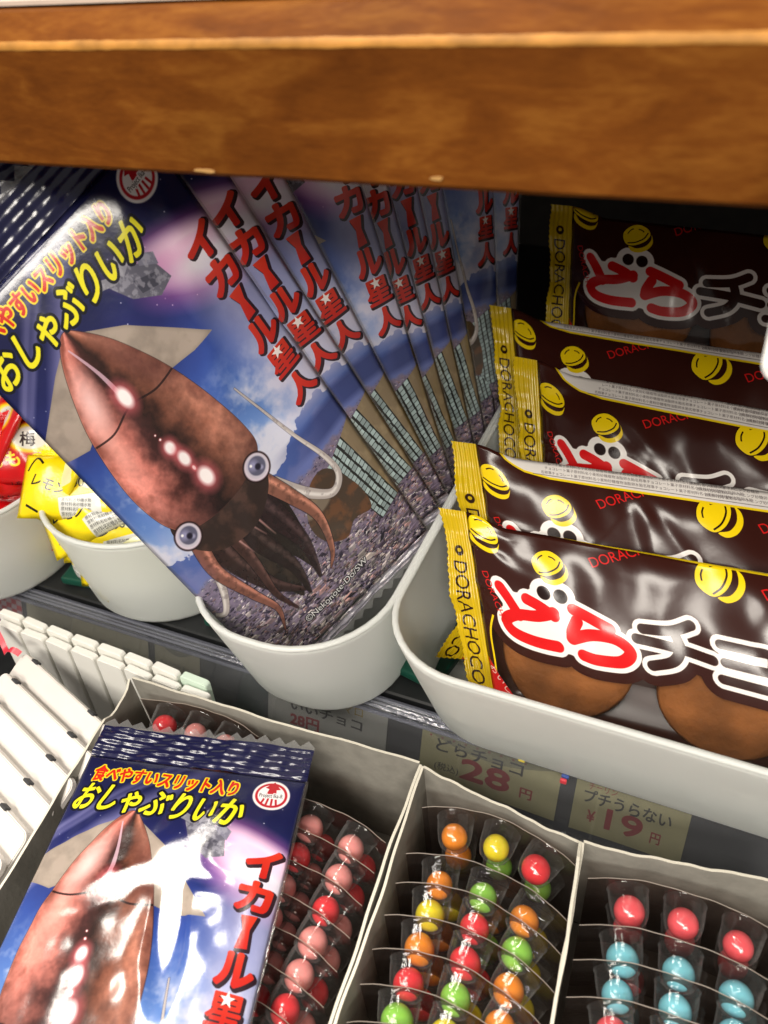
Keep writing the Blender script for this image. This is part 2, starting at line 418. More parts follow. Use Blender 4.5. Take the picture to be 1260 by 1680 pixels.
def bun(C, x, y, s, rot=0.0, cut=0):
    """a plain yellow sandwich of two pancakes: stands where the wrapper has its little emblem"""
    c, sn = math.cos(rot), math.sin(rot)
    T = lambda P: [(x + (a * c - b * sn) * s, y + (a * sn + b * c) * s) for a, b in P]
    Y = (.95, .82, .06); K = (.13, .05, .04)
    low = C.poly(T([(-.8, .35), (-.3, .75), (.4, .8), (.95, .5), (1.12, .1), (1.0, .75), (.5, 1.1), (-.2, 1.12), (-.75, .8)]), True)
    C.put(low, Y)
    top = C.poly(T([(-1, -.1), (-.85, -.7), (-.2, -1.02), (.55, -.9), (1.02, -.35), (1.0, .15), (.5, .45), (-.2, .5), (-.8, .3)]), True)
    C.put(grow(top, 3), K); C.put(top, Y)
    C.put(C.stroke(T([(-.8, .12), (-.2, .28), (.5, .2), (.92, -.1)]), .09 * s), K)
    C.put(C.stroke(T([(-.55, -.55), (-.3, -.72), (0, -.78)]), .08 * s), K); C.put(C.stroke(T([(.35, -.6), (.55, -.45), (.66, -.25)]), .08 * s), K)

def paint_wrapper():
    """printed film of the pancake packs, 180 x 100 mm; alpha is the clear window"""
    g = np.random.default_rng(9)
    C = Canvas(180, 102, 8.0, (.205, .085, .065), v0=-12)
    U, V = C.U, C.V
    C.a[:] = 1.0
    # the big rounded letters, drawn stroke by stroke
    def fat(strokes, w_):
        out = np.zeros((C.h, C.w))
        for q in strokes:
            out = np.maximum(out, C.stroke(q, w_, w_, n=10))
            for e in (q[0], q[-1]): out = np.maximum(out, C.ell(e[0], e[1], w_ / 2, soft=.06))
        return out
    sh = lambda S: [[(a, 28.5 + (b - 31) * .70 + (a - 50) * .03) for a, b in q] for q in S]
    do = fat(sh([[(25.5, 31), (29, 37), (33, 46)], [(50, 38), (42, 43), (32, 46), (26.5, 52), (29, 58), (38, 60.5), (50, 59.5)], [(38, 33.5), (44, 36), (50, 40)]]), 5.2)
    ra = fat(sh([[(59, 33), (66, 36), (74, 40)], [(60, 40), (57.5, 47), (57, 52)], [(57, 52), (66, 46.5), (76, 46), (81.5, 52), (77, 59.5), (67, 62), (61, 61)]]), 5.2)
    chi = fat(sh([[(108, 26), (100, 32), (88, 35)], [(85, 42), (99, 42), (115, 44)], [(101, 33), (102.5, 42), (99, 51), (90, 57)]]), 4.4)
    yo = fat(sh([[(119, 33), (130, 33), (138, 34), (137.5, 45), (137, 55)], [(120, 43.5), (136, 44)], [(118, 54), (137, 55)]]), 4.0)
    ko = fat(sh([[(146, 35), (156, 35), (165, 36), (164.5, 46), (164, 57)], [(146, 56), (164, 57)]]), 4.2)
    ms = [(do, True), (ra, True), (chi, False), (yo, False), (ko, False)]
    eyes = [C.ell(46.5, 25.2, 3.4, soft=.05), C.ell(54.0, 25.4, 3.4, soft=.05)]
    allm = np.maximum.reduce([m for m, _ in ms] + [grow(e, 8) for e in eyes])
    redm = np.maximum.reduce([m for m, red in ms if red] + [grow(e, 8) for e in eyes]); closed = np.clip((blur(1 - grow(1 - grow(redm, 34), 22), 5) - .30) * 4, 0, 1)
    white = np.maximum(grow(allm, 16), closed); brown = grow(white, 36)
    window = np.clip((V - 45 - (U < 17) * 200) * 4, 0, 1) * np.clip((U - 17 + (V - 60) * .08) * 4, 0, 1) * np.clip((163 - U) * 4, 0, 1) * (1 - np.clip(brown * 1.2, 0, 1))
    C.a = 1 - window
    C.put(white, (.95, .93, .91))
    for m, red in ms: C.put(m, (.85, .09, .10) if red else (.19, .08, .06))
    for (x, y) in ((46.5, 25.2), (54.0, 25.4)):
        C.put(C.ell(x, y, 3.1, soft=.06), (.12, .05, .04))
    # yellow border of the window on the left
    yl = C.stroke([(19.5, 43), (17, 52), (16.8, 66), (15.5, 92)], 1.0, 1.0); C.put(yl, (.93, .80, .08)); C.a = np.maximum(C.a, yl)
    rd = C.poly([(8, 58), (11, 60), (19, 72), (27, 84), (27, 92), (9, 92)]); C.put(rd, (.85, .12, .13)); C.a = np.maximum(C.a, rd)
    t = C.text('おいしい', 13.5, 68, 4.6, rot=-.95, bold=.02); C.put(t * rd, (.97, .93, .9))
    # words and buns
    for (x, y, r) in ((70, 9.5, .42), (140, 10, .42)):
        C.put(C.text('DORACHOCO', x, y, 6.3, rot=r, bold=.006), (.82, .10, .10))
    C.put(C.text('DORACHO', 17, 24, 4.6, rot=-1.25, bold=.004), (.82, .10, .10))
    bun(C, 20, 5.5, 7.0, .12); bun(C, 50, 13.0, 7.0, -.45); bun(C, 122, 5, 8.6, -1.0); bun(C, 165, 12, 8, .3)
    # the crimps
    for x0, x1 in ((0, 13.2), (168, 180)):
        m = np.clip((U - x0) * 6, 0, 1) * np.clip((x1 - U + np.sin(V * .4) * .3) * 6, 0, 1)
        C.put(m, (.80, .68, .08)); C.a = np.maximum(C.a, m)
    t = C.text('DORACHOCO', 3.2, 22, 9.0, width=56, rot=-math.pi / 2, bold=.004); C.put(t, (.16, .08, .03))
    for y in (17, 82):
        C.put(C.ell(6.3, y, 2.3, soft=.08), (.16, .08, .03)); C.put(C.ell(6.3, y - .2, .9, soft=.1), (.8, .68, .08))
    # the folded back edge: white, thin yellow border, tiny words
    fx = [16, 26, 36, 48, 80, 170]; fy = [-14, -9, -4.5, -2.6, -2.0, -1.0]
    edge = np.interp(U, fx, fy)
    wm = np.clip((edge - V) * 6, 0, 1) * np.clip((U - 24 - (V + 12) * 1.0) * 3, 0, 1)
    ym = np.clip((edge + 1.1 - V) * 6, 0, 1) * np.clip((U - 22.2 - (V + 12) * 1.0) * 3, 0, 1)
    C.put(ym * (U > 14) * (U < 168), (.93, .80, .10)); C.put(wm * (U > 14) * (U < 168), (.88, .86, .84))
    sml = '名称準チョコレート菓子原材料名小麦粉砂糖植物油脂卵水飴'
    for r_ in range(4):
        C.put(C.text(sml[r_ * 3:] + sml, 44 + r_ * 2, -4.3 - r_ * 2.3, 1.75), (.35, .32, .32), .9)
        C.put(C.text('原材料名小麦粉ショートニング砂糖卵', 118 - r_ * 3, -4.0 - r_ * 2.3, 1.75), (.35, .32, .32), .9)
    C.put(C.stroke([(40, -3.6), (168, -2.6)], .35, smooth=False), (.4, .36, .36), .8)
    return C.image('pancake_wrapper_print', True)

def paint_card(kind):
    C = Canvas(70, 32, 8.0, (.83, .78, .56))
    g = np.random.default_rng(kind + 20)
    n = fbm(C.h, C.w, 60, g, 4); C.rgb *= (.94 + .12 * n[..., None])
    red = (.72, .10, .14); blk = (.12, .10, .10)
    if kind == 0:      # どらチョコ 28円
        for i in range(9): C.put(C.text('・', 4 + i * 6, 7, 6), red, .6)
        C.put(C.text('どらチョコ', 8, 12.5, 9, width=44, bold=.02), blk)
        C.put(C.text('28', 22, 25, 17, width=24, bold=.035), red); C.put(C.text('円', 52, 24.5, 7, bold=.02), red)
        C.put(C.text('(税込)', 8, 24, 5), blk)
    elif kind == 1:    # プチうらない 19円
        C.put(C.text('チーリン', 8, 6.5, 4.6), red)
        C.put(C.text('プチうらない', 6, 14, 8.4, width=54, bold=.02), blk)
        C.put(C.text('¥', 10, 25, 9, bold=.02), red); C.put(C.text('19', 22, 26, 16, width=22, bold=.035), red); C.put(C.text('円', 50, 25, 7, bold=.02), red)
    elif kind == 2:    # pale card, mustard heading
        C.rgb = C.rgb * .15 + np.array([.80, .78, .76]) * .85
        C.put(C.text('いちごマシュマロ', 6, 8, 7, width=50, bold=.012), (.72, .58, .12))
        C.put(C.text('いいチョコ', 14, 16.5, 7.5, width=42, bold=.015), blk)
        C.put(C.text('28円', 14, 26, 9, bold=.03), red)
    elif kind == 3:    # beige
        C.rgb = C.rgb * .3 + np.array([.66, .62, .55]) * .7
        C.put(C.text('あたりつき チョコ', 8, 17, 6, width=52, bold=.01), (.32, .30, .28), .8)
        C.put(C.text('28円', 24, 27, 8, bold=.02), red, .5)
    else:              # red and white check
        ch = ((np.floor(C.U / 3.5) + np.floor(C.V / 3.5)) % 2)
        C.rgb = np.where(ch[..., None] > 0, np.array([.78, .12, .14]), np.array([.78, .66, .66]))
    return C.image('price_card_print_%d' % kind)

def paint_small(kind):
    """little sweet packets: 0 yellow, 1 red"""
    C = Canvas(60, 50, 7.0, (.96, .86, .06) if kind == 0 else (.76, .05, .07))
    g = np.random.default_rng(40 + kind); n = fbm(C.h, C.w, 80, g, 3)
    if kind == 0:
        m = C.poly([(34, 4), (52, 6), (58, 14), (46, 24), (32, 18)], True); C.put(m, (.93, .92, .70))
        m = C.poly([(26, 30), (50, 26), (52, 40), (28, 46)]); C.put(m, (.88, .88, .86))
        for i in range(5): C.put(C.text('原材料名砂糖水飴', 28, 31.5 + i * 2.6, 2.2), (.25, .25, .25))
        C.put(C.text('100', 30, 24, 8, bold=.01, rot=.1), (.12, .12, .12))
        C.put(C.stroke([(4, 14), (8, 6), (14, 10)], 1.3), (.08, .07, .05)); C.put(C.stroke([(6, 34), (14, 38)], 1.3), (.08, .07, .05))
        C.put(C.text('レモン', 8, 22, 8, bold=.02, rot=-.3), (.10, .10, .08))
    else:
        C.put(C.ell(40, 14, 14, 9), (.95, .80, .10)); C.put(C.ell(40, 14, 11, 7), (.85, .84, .80)); C.put(C.text('梅', 34, 18, 9, bold=.02), (.2, .15, .15))
        C.put(C.text('すもも', 6, 32, 10, bold=.03, rot=.1), (.96, .85, .15)); C.put(C.text('甘酸っぱい', 8, 44, 6, bold=.01), (.1, .05, .05))
        C.put(C.ell(12, 12, 8, 6), (.95, .55, .05))
    C.rgb *= (.9 + .2 * n[..., None])
    return C.image('sweet_packet_print_%d' % kind)

# ------------------------------------------------------------------ materials
def new_mat(name):
    m = bpy.data.materials.new(name); m.use_nodes = True
    nt = m.node_tree; return m, nt, nt.nodes['Principled BSDF'], nt.nodes['Material Output']
def N(nt, t, **kw):
    n = nt.nodes.new(t)
    for k, v in kw.items():
        if k.startswith('i_'): n.inputs[k[2:].replace('_', ' ')].default_value = v
        else: setattr(n, k, v)
    return n
def thin_fresnel(nt, ior):
    """the same reflection from both sides of a thin sheet (no total reflection inside it)"""
    ge = N(nt, 'ShaderNodeNewGeometry')
    a = N(nt, 'ShaderNodeMath', operation='MULTIPLY_ADD'); nt.links.new(ge.outputs['Backfacing'], a.inputs[0]); a.inputs[1].default_value = -2.0; a.inputs[2].default_value = 1.0
    b = N(nt, 'ShaderNodeMath', operation='POWER'); b.inputs[0].default_value = ior; nt.links.new(a.outputs[0], b.inputs[1])
    fr = N(nt, 'ShaderNodeFresnel'); nt.links.new(b.outputs[0], fr.inputs['IOR']); return fr
def bump(nt, p, scale, strength, dist=.001, detail=4, vec=None, prev=None):
    no = N(nt, 'ShaderNodeTexNoise'); no.inputs['Scale'].default_value = scale; no.inputs['Detail'].default_value = detail
    tc = N(nt, 'ShaderNodeTexCoord')
    nt.links.new(tc.outputs['Object'] if vec is None else vec, no.inputs['Vector'])
    b = N(nt, 'ShaderNodeBump'); b.inputs['Strength'].default_value = strength; b.inputs['Distance'].default_value = dist
    nt.links.new(no.outputs['Fac'], b.inputs['Height'])
    if prev is not None: nt.links.new(prev, b.inputs['Normal'])
    nt.links.new(b.outputs['Normal'], p.inputs['Normal'])
    return no, b
def plain(name, col, rough=.5, spec=.5, bs=None, mott=0.0, mscale=60, **kw):
    m, nt, p, out = new_mat(name)
    p.inputs['Base Color'].default_value = (*col, 1); p.inputs['Roughness'].default_value = rough
    p.inputs['Specular IOR Level'].default_value = spec
    for k, v in kw.items(): p.inputs[k.replace('_', ' ')].default_value = v
    if bs: bump(nt, p, bs[0], bs[1], bs[2])
    if mott:
        no = N(nt, 'ShaderNodeTexNoise'); no.inputs['Scale'].default_value = mscale; no.inputs['Detail'].default_value = 6
        tc = N(nt, 'ShaderNodeTexCoord'); nt.links.new(tc.outputs['Object'], no.inputs['Vector'])
        mr = N(nt, 'ShaderNodeMapRange'); mr.inputs['From Min'].default_value = .3; mr.inputs['From Max'].default_value = .7
        mr.inputs['To Min'].default_value = 1 - mott; mr.inputs['To Max'].default_value = 1 + mott
        nt.links.new(no.outputs['Fac'], mr.inputs['Value'])
        mx = N(nt, 'ShaderNodeMix', data_type='RGBA', blend_type='MULTIPLY'); mx.inputs[0].default_value = 1
        mx.inputs[6].default_value = (*col, 1)
        cmb = N(nt, 'ShaderNodeCombineColor'); 
        for i in range(3): nt.links.new(mr.outputs['Result'], cmb.inputs[i])
        nt.links.new(cmb.outputs[0], mx.inputs[7]); nt.links.new(mx.outputs[2], p.inputs['Base Color'])
    return m
def crinkle(nt, p, scale, strength, dist, stretch=(1, 1, 1)):
    """sharp fine creases of thin film over the soft ones"""
    prev = p.inputs['Normal'].links[0].from_socket if p.inputs['Normal'].links else None
    tc = N(nt, 'ShaderNodeTexCoord'); mp = N(nt, 'ShaderNodeMapping'); mp.inputs['Scale'].default_value = stretch; mp.inputs['Rotation'].default_value = (0, 0, .5)
    nt.links.new(tc.outputs['Object'], mp.inputs['Vector'])
    no = N(nt, 'ShaderNodeTexNoise'); no.noise_type = 'RIDGED_MULTIFRACTAL'; no.inputs['Scale'].default_value = scale; no.inputs['Detail'].default_value = 3; no.inputs['Distortion'].default_value = .4
    nt.links.new(mp.outputs[0], no.inputs['Vector'])
    b = N(nt, 'ShaderNodeBump'); b.inputs['Strength'].default_value = strength; b.inputs['Distance'].default_value = dist
    nt.links.new(no.outputs[0], b.inputs['Height'])
    if prev is not None: nt.links.new(prev, b.inputs['Normal'])
    nt.links.new(b.outputs['Normal'], p.inputs['Normal'])
def printed(name, img, rough=.16, bs=(160, .25, .0006), alpha_window=False, spec=.6, gain=1.0):
    m, nt, p, out = new_mat(name)
    t = N(nt, 'ShaderNodeTexImage'); t.image = img; t.interpolation = 'Linear'; t.extension = 'EXTEND'
    nt.links.new(t.outputs['Color'], p.inputs['Base Color'])
    p.inputs['Roughness'].default_value = rough; p.inputs['Specular IOR Level'].default_value = spec
    if bs:
        bump(nt, p, *bs)
        if rough < .2: crinkle(nt, p, 26, .42, .0010, (1, .45, 1))
    if alpha_window:
        tr = N(nt, 'ShaderNodeBsdfTransparent'); tr.inputs[0].default_value = (.93, .93, .93, 1)
        gl = N(nt, 'ShaderNodeBsdfGlossy'); gl.inputs['Roughness'].default_value = .12
        fr = thin_fresnel(nt, 1.5)
        mx = N(nt, 'ShaderNodeMixShader'); nt.links.new(fr.outputs[0], mx.inputs[0]); nt.links.new(tr.outputs[0], mx.inputs[1]); nt.links.new(gl.outputs[0], mx.inputs[2])
        for l in p.inputs['Normal'].links: nt.links.new(l.from_socket, gl.inputs['Normal'])
        m2 = N(nt, 'ShaderNodeMixShader'); nt.links.new(t.outputs['Alpha'], m2.inputs[0]); nt.links.new(mx.outputs[0], m2.inputs[1]); nt.links.new(p.outputs[0], m2.inputs[2])
        nt.links.new(m2.outputs[0], out.inputs['Surface'])
    return m
def clear(name, tint=(.95, .95, .95), rough=.06, ior=1.45, haze=0.0, hazecol=(.8, .8, .8), bs=None, rim=0.0):
    """thin clear plastic: see-through, with Fresnel reflections"""
    m, nt, p, out = new_mat(name)
    tr = N(nt, 'ShaderNodeBsdfTransparent'); tr.inputs[0].default_value = (*tint, 1)
    gl = N(nt, 'ShaderNodeBsdfGlossy'); gl.inputs['Roughness'].default_value = rough
    fr = thin_fresnel(nt, ior)
    mx = N(nt, 'ShaderNodeMixShader'); nt.links.new(fr.outputs[0], mx.inputs[0])
    src = tr
    if haze:
        df = N(nt, 'ShaderNodeBsdfDiffuse'); df.inputs[0].default_value = (*hazecol, 1)
        mh = N(nt, 'ShaderNodeMixShader'); mh.inputs[0].default_value = haze
        if rim:
            lw = N(nt, 'ShaderNodeLayerWeight'); lw.inputs['Blend'].default_value = .5
            pw = N(nt, 'ShaderNodeMath', operation='POWER'); nt.links.new(lw.outputs['Facing'], pw.inputs[0]); pw.inputs[1].default_value = 4.0
            ma = N(nt, 'ShaderNodeMath', operation='MULTIPLY_ADD'); nt.links.new(pw.outputs[0], ma.inputs[0]); ma.inputs[1].default_value = rim; ma.inputs[2].default_value = haze
            nt.links.new(ma.outputs[0], mh.inputs[0])
        nt.links.new(tr.outputs[0], mh.inputs[1]); nt.links.new(df.outputs[0], mh.inputs[2]); src = mh
    nt.links.new(src.outputs[0], mx.inputs[1]); nt.links.new(gl.outputs[0], mx.inputs[2])
    if bs:
        bump(nt, p, *bs)
        for l in list(p.inputs['Normal'].links): nt.links.new(l.from_socket, gl.inputs['Normal'])
    nt.links.new(mx.outputs[0], out.inputs['Surface'])
    return m
def frosted(name, col):
    """milky polypropylene of the bins"""
    m, nt, p, out = new_mat(name)
    p.inputs['Base Color'].default_value = (*col, 1); p.inputs['Roughness'].default_value = .38
    bump(nt, p, 260, .12, .0004)
    sc = N(nt, 'ShaderNodeTexNoise'); sc.inputs['Scale'].default_value = 34; sc.inputs['Detail'].default_value = 9; sc.inputs['Distortion'].default_value = 1.5
    tcc = N(nt, 'ShaderNodeTexCoord'); mpp = N(nt, 'ShaderNodeMapping'); mpp.inputs['Scale'].default_value = (1, 1, 4); nt.links.new(tcc.outputs['Object'], mpp.inputs['Vector']); nt.links.new(mpp.outputs[0], sc.inputs['Vector'])
    mr = N(nt, 'ShaderNodeMapRange'); mr.inputs['From Min'].default_value = .35; mr.inputs['From Max'].default_value = .7; mr.inputs['To Min'].default_value = .28; mr.inputs['To Max'].default_value = .55
    nt.links.new(sc.outputs['Fac'], mr.inputs['Value']); nt.links.new(mr.outputs['Result'], p.inputs['Roughness'])
    tl = N(nt, 'ShaderNodeBsdfTranslucent'); tl.inputs[0].default_value = (*col, 1)
    rf = N(nt, 'ShaderNodeBsdfRefraction'); rf.inputs['Roughness'].default_value = .28; rf.inputs['IOR'].default_value = 1.12; rf.inputs[0].default_value = (.90, .94, .90, 1)
    a = N(nt, 'ShaderNodeMixShader'); a.inputs[0].default_value = .30; nt.links.new(p.outputs[0], a.inputs[1]); nt.links.new(tl.outputs[0], a.inputs[2])
    b = N(nt, 'ShaderNodeMixShader'); b.inputs[0].default_value = .13; nt.links.new(a.outputs[0], b.inputs[1]); nt.links.new(rf.outputs[0], b.inputs[2])
    nt.links.new(b.outputs[0], out.inputs['Surface'])
    return m
def wood(name):
    m, nt, p, out = new_mat(name)
    tc = N(nt, 'ShaderNodeTexCoord'); mp = N(nt, 'ShaderNodeMapping'); mp.inputs['Scale'].default_value = (14, 40, 45)
    nt.links.new(tc.outputs['Object'], mp.inputs['Vector'])
    n1 = N(nt, 'ShaderNodeTexNoise'); n1.inputs['Scale'].default_value = 2.2; n1.inputs['Detail'].default_value = 8; n1.inputs['Distortion'].default_value = 1.2
    nt.links.new(mp.outputs[0], n1.inputs['Vector'])
    mp2 = N(nt, 'ShaderNodeMapping'); mp2.inputs['Scale'].default_value = (120, 260, 420); nt.links.new(tc.outputs['Object'], mp2.inputs['Vector'])
    n2 = N(nt, 'ShaderNodeTexNoise'); n2.inputs['Scale'].default_value = 2.0; n2.inputs['Detail'].default_value = 5; nt.links.new(mp2.outputs[0], n2.inputs['Vector'])
    ad = N(nt, 'ShaderNodeMath', operation='MULTIPLY_ADD'); nt.links.new(n2.outputs['Fac'], ad.inputs[0]); ad.inputs[1].default_value = .35; nt.links.new(n1.outputs['Fac'], ad.inputs[2])
    cr = N(nt, 'ShaderNodeValToRGB'); nt.links.new(ad.outputs[0], cr.inputs[0])
    e = cr.color_ramp.elements; e[0].position = .38; e[0].color = (.095, .027, .005, 1); e[1].position = .95; e[1].color = (.225, .082, .013, 1)
    x = e.new(.66); x.color = (.148, .045, .007, 1)
    n3 = N(nt, 'ShaderNodeTexNoise'); n3.inputs['Scale'].default_value = 26; n3.inputs['Detail'].default_value = 2; nt.links.new(tc.outputs['Object'], n3.inputs['Vector'])
    mx = N(nt, 'ShaderNodeMix', data_type='RGBA', blend_type='OVERLAY'); mx.inputs[0].default_value = .35
    nt.links.new(cr.outputs[0], mx.inputs[6]); nt.links.new(n3.outputs['Fac'], mx.inputs[7]); nt.links.new(mx.outputs[2], p.inputs['Base Color'])
    p.inputs['Roughness'].default_value = .5; p.inputs['Specular IOR Level'].default_value = .03; p.inputs['Coat Weight'].default_value = .0; p.inputs['Coat Roughness'].default_value = .2
    b = N(nt, 'ShaderNodeBump'); b.inputs['Strength'].default_value = .25; b.inputs['Distance'].default_value = .0006; nt.links.new(ad.outputs[0], b.inputs['Height']); nt.links.new(b.outputs[0], p.inputs['Normal'])
    return m

M = {}
M['squid'] = printed('squid_print_film', paint_squid(), rough=.19, bs=(220, .22, .0004))
M['wrap'] = printed('pancake_wrapper_film', paint_wrapper(), rough=.19, bs=(90, .15, .0005), alpha_window=True, spec=.48)
M['back'] = plain('silver_film', (.45, .45, .47), .3, Metallic=.5)
M['clearfilm'] = clear('clear_film', (.9, .9, .9), .12, 1.5, haze=.16, bs=(300, .3, .0005))
M['finfilm'] = clear('fin_film', (.93, .91, .89), .14, 1.5, haze=.06, hazecol=(.62, .56, .52), bs=(300, .3, .0005))
M['wood'] = wood('stained_wood')
M['chip'] = plain('bare_wood', (.50, .28, .10), .8, spec=.1)
M['bin'] = frosted('milky_plastic', (.95, .975, .955))
M['binrim'] = frosted('milky_plastic_rim', (.97, .99, .97))
M['black'] = plain('black_shelf', (.012, .013, .014), .42, mott=.4, mscale=30)
M['green'] = plain('green_plastic', (.006, .065, .042), .4)
M['kraft'] = plain('grey_carton', (.30, .285, .25), .8, spec=.2, bs=(500, .35, .0004), mott=.16, mscale=90)
M['cut'] = plain('carton_cut_edge', (.70, .66, .56), .85, bs=(900, .6, .0005))
M['white'] = plain('white_plastic', (.76, .72, .68), .42, mott=.03)
M['whitecap'] = plain('white_plastic_cap', (.88, .87, .82), .4)
M['mint'] = plain('mint_plastic_cap', (.70, .84, .72), .4)
M['slot'] = plain('dark_slot', (.04, .04, .045), .7)
M['acryl'] = clear('clear_acrylic', (.84, .86, .88), .05, 2.0, haze=.12, hazecol=(.32, .32, .34), bs=(30, .15, .001))
M['acryl_edge'] = clear('acrylic_edge', (.62, .63, .70), .08, 1.8, haze=.13, hazecol=(.66, .68, .78), bs=(300, .3, .0006))
M['blister'] = clear('blister_film', (.36, .31, .29), .10, 1.5, haze=.03, hazecol=(.5, .4, .36), bs=(420, .35, .0005))
M['blister_edge'] = clear('blister_film_edge', (.7, .65, .6), .35, 1.3, haze=.75, hazecol=(.30, .25, .21))
M['cup'] = clear('blister_cup_film', (.985, .985, .985), .05, 1.5, haze=.012, rim=.42, bs=(700, .3, .0004))
M['foil'] = plain('foil_backing', (.28, .20, .19), .35, Metallic=.6)
M['cake'] = plain('baked_pancake', (.24, .085, .022), .8, spec=.25, bs=(260, .9, .0012), mott=.42, mscale=45)
def candy(name, col):
    return plain(name, col, .20, bs=(260, .12, .0004), mott=.10, mscale=220, Subsurface_Weight=.18, Coat_Weight=.4, Coat_Roughness=.12)
CANDY = dict(orange=candy('orange_candy', (.80, .25, .02)), yellow=candy('yellow_candy', (.76, .62, .02)), green=candy('green_candy', (.25, .55, .07)),
             red=candy('red_candy', (.74, .035, .045)), pink=candy('pink_candy', (.80, .30, .28)), rose=candy('rose_candy', (.84, .10, .12)), blue=candy('pale_blue_candy', (.20, .56, .66)))
for c in CANDY.values():
    c.node_tree.nodes['Principled BSDF'].inputs['Subsurface Scale'].default_value = .003

# ------------------------------------------------------------------ the setting: stepped black shelf, dark back
FZ = -.343          # where the bins stand
LZ = -.402          # where the cartons stand
mesh_obj('lower_shelf_surface', box_bm((-.1, -.02, LZ - .006), (1.2, .5, .012)), M['black'])['kind'] = 'structure'
mesh_obj('upper_shelf_surface', box_bm((-.1, .5235, FZ - .006), (1.2, .60, .012), .001), M['black'])['kind'] = 'structure'
mesh_obj('shelf_riser', box_bm((-.1, .2345, (FZ - .0125 + LZ) / 2 ), (1.2, .012, FZ - LZ - .013)), M['black'])['kind'] = 'structure'
mesh_obj('back_wall', box_bm((-.1, .81, -.15), (1.2, .012, .42)), plain('dark_back_panel', (.03, .026, .022), .7, mott=.3))['kind'] = 'structure'

# ------------------------------------------------------------------ the wooden shelf above
shelf = empty('wooden_shelf', (-.09, .21, -.069), 'orange brown varnished wooden shelf edge across the top of the view', 'shelf')
sx0, sx1 = -.75, .45
def extrude_profile(pts, x0, x1, nseg=60, jitter=0.0):
    bm = bmesh.new(); rows = []
    for i in range(nseg + 1):
        x = x0 + (x1 - x0) * i / nseg
        rows.append([bm.verts.new((x, p[0] + (fbm1(x * 90, k) * jitter), p[1] + fbm1(x * 70, k + 3) * jitter)) for k, p in enumerate(pts)])
    n = len(pts)
    for i in range(nseg):
        for k in range(n):
            bm.faces.new((rows[i][k], rows[i][(k + 1) % n], rows[i + 1][(k + 1) % n], rows[i + 1][k]))
    bm.faces.new(rows[0][::-1]); bm.faces.new(rows[-1])
    bmesh.ops.recalc_face_normals(bm, faces=bm.faces[:])
    return bm
def rebase(o, root):
    """child geometry was made in world coordinates: keep it there"""
    o.parent = root; o.matrix_parent_inverse = Matrix.Identity(4)
    T_ = root.matrix_world.inverted() if False else Matrix.Translation(-Vector(root.location))
    o.data.transform(T_)
    return o
prof = [(.1900, -.0678), (.1900, -.0372), (.1908, -.0358), (.1986, -.0294), (.2010, -.0291), (.2080, -.0291), (.2080, -.0690), (.1912, -.0690)]
rebase(mesh_obj('front_board', extrude_profile(prof, sx0, sx1, 160, .00012), M['wood']), shelf)
rebase(mesh_obj('shelf_board', box_bm((-.15, .502, -.041), (1.2, .586, .012), .0008), M['wood']), shelf)
top = rebase(mesh_obj('paper_liner', box_bm((-.15, .4475, -.0278), (1.2, .49, .0012)), plain('pale_liner', (.60, .50, .42), .6, mott=.1)), shelf)
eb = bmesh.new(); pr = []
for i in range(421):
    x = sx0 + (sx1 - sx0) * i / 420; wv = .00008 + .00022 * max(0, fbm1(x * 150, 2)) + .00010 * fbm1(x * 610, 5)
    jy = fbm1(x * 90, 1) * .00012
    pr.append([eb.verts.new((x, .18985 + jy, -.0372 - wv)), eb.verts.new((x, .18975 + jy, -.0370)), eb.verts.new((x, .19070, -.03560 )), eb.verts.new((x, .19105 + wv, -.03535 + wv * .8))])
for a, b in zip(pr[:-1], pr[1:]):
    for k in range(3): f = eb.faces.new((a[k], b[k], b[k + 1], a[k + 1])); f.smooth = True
rebase(mesh_obj('edge_highlight', eb, plain('edge_highlight_pale', (.40, .18, .035), .5, spec=.2, mott=.3, mscale=120)), shelf)  # irregular pale strip: the highlight along the bevel edge, put in as colour
for (px, py, w_, h_) in ((335, 281, .0030, .0006), (715, 294, .0020, .0004)):
    p = W(px, py, y=.1893)
    b = bmesh.new(); vs = []
    for k in range(14):
        a = 2 * math.pi * k / 14; r = 1 + .22 * math.sin(2 * a + px) + .12 * math.sin(3 * a + py)
        vs.append((p.x + math.cos(a) * w_ * r, p.z + math.sin(a) * h_ * r))
    f_ = [b.verts.new((x, .1896, z)) for x, z in vs]; bk = [b.verts.new((x, .1904, z)) for x, z in vs]
    b.faces.new(f_[::-1]); 
    for k in range(14): b.faces.new((f_[k], f_[(k + 1) % 14], bk[(k + 1) % 14], bk[k]))
    rebase(mesh_obj('chip', b, M['chip']), shelf)

# white tag hanging at the right end
def rounded(w, h, r, n=6):
    P = []
    for cx_, cy_, a0 in ((w / 2 - r, h / 2 - r, 0), (-w / 2 + r, h / 2 - r, 90), (-w / 2 + r, -h / 2 + r, 180), (w / 2 - r, -h / 2 + r, 270)):
        for k in range(n + 1):
            a = math.radians(a0 + 90 * k / n); P.append((cx_ + r * math.cos(a), cy_ + r * math.sin(a)))
    return P
def plate_bm(P, th, axis='y', bevel=0):
    bm = bmesh.new()
    f_ = [bm.verts.new((x, -th / 2, y)) for x, y in P]; b_ = [bm.verts.new((x, th / 2, y)) for x, y in P]
    bm.faces.new(f_); bm.faces.new(b_[::-1]); n = len(P)
    for k in range(n): bm.faces.new((f_[k], b_[k], b_[(k + 1) % n], f_[(k + 1) % n]))
    bmesh.ops.recalc_face_normals(bm, faces=bm.faces[:])
    if bevel: bmesh.ops.bevel(bm, geom=[e for e in bm.edges if abs(e.verts[0].co.y - e.verts[1].co.y) < 1e-7], offset=bevel, segments=2, affect='EDGES')
    return bm
bm = plate_bm(rounded(.05, .078, .0045), .0012)
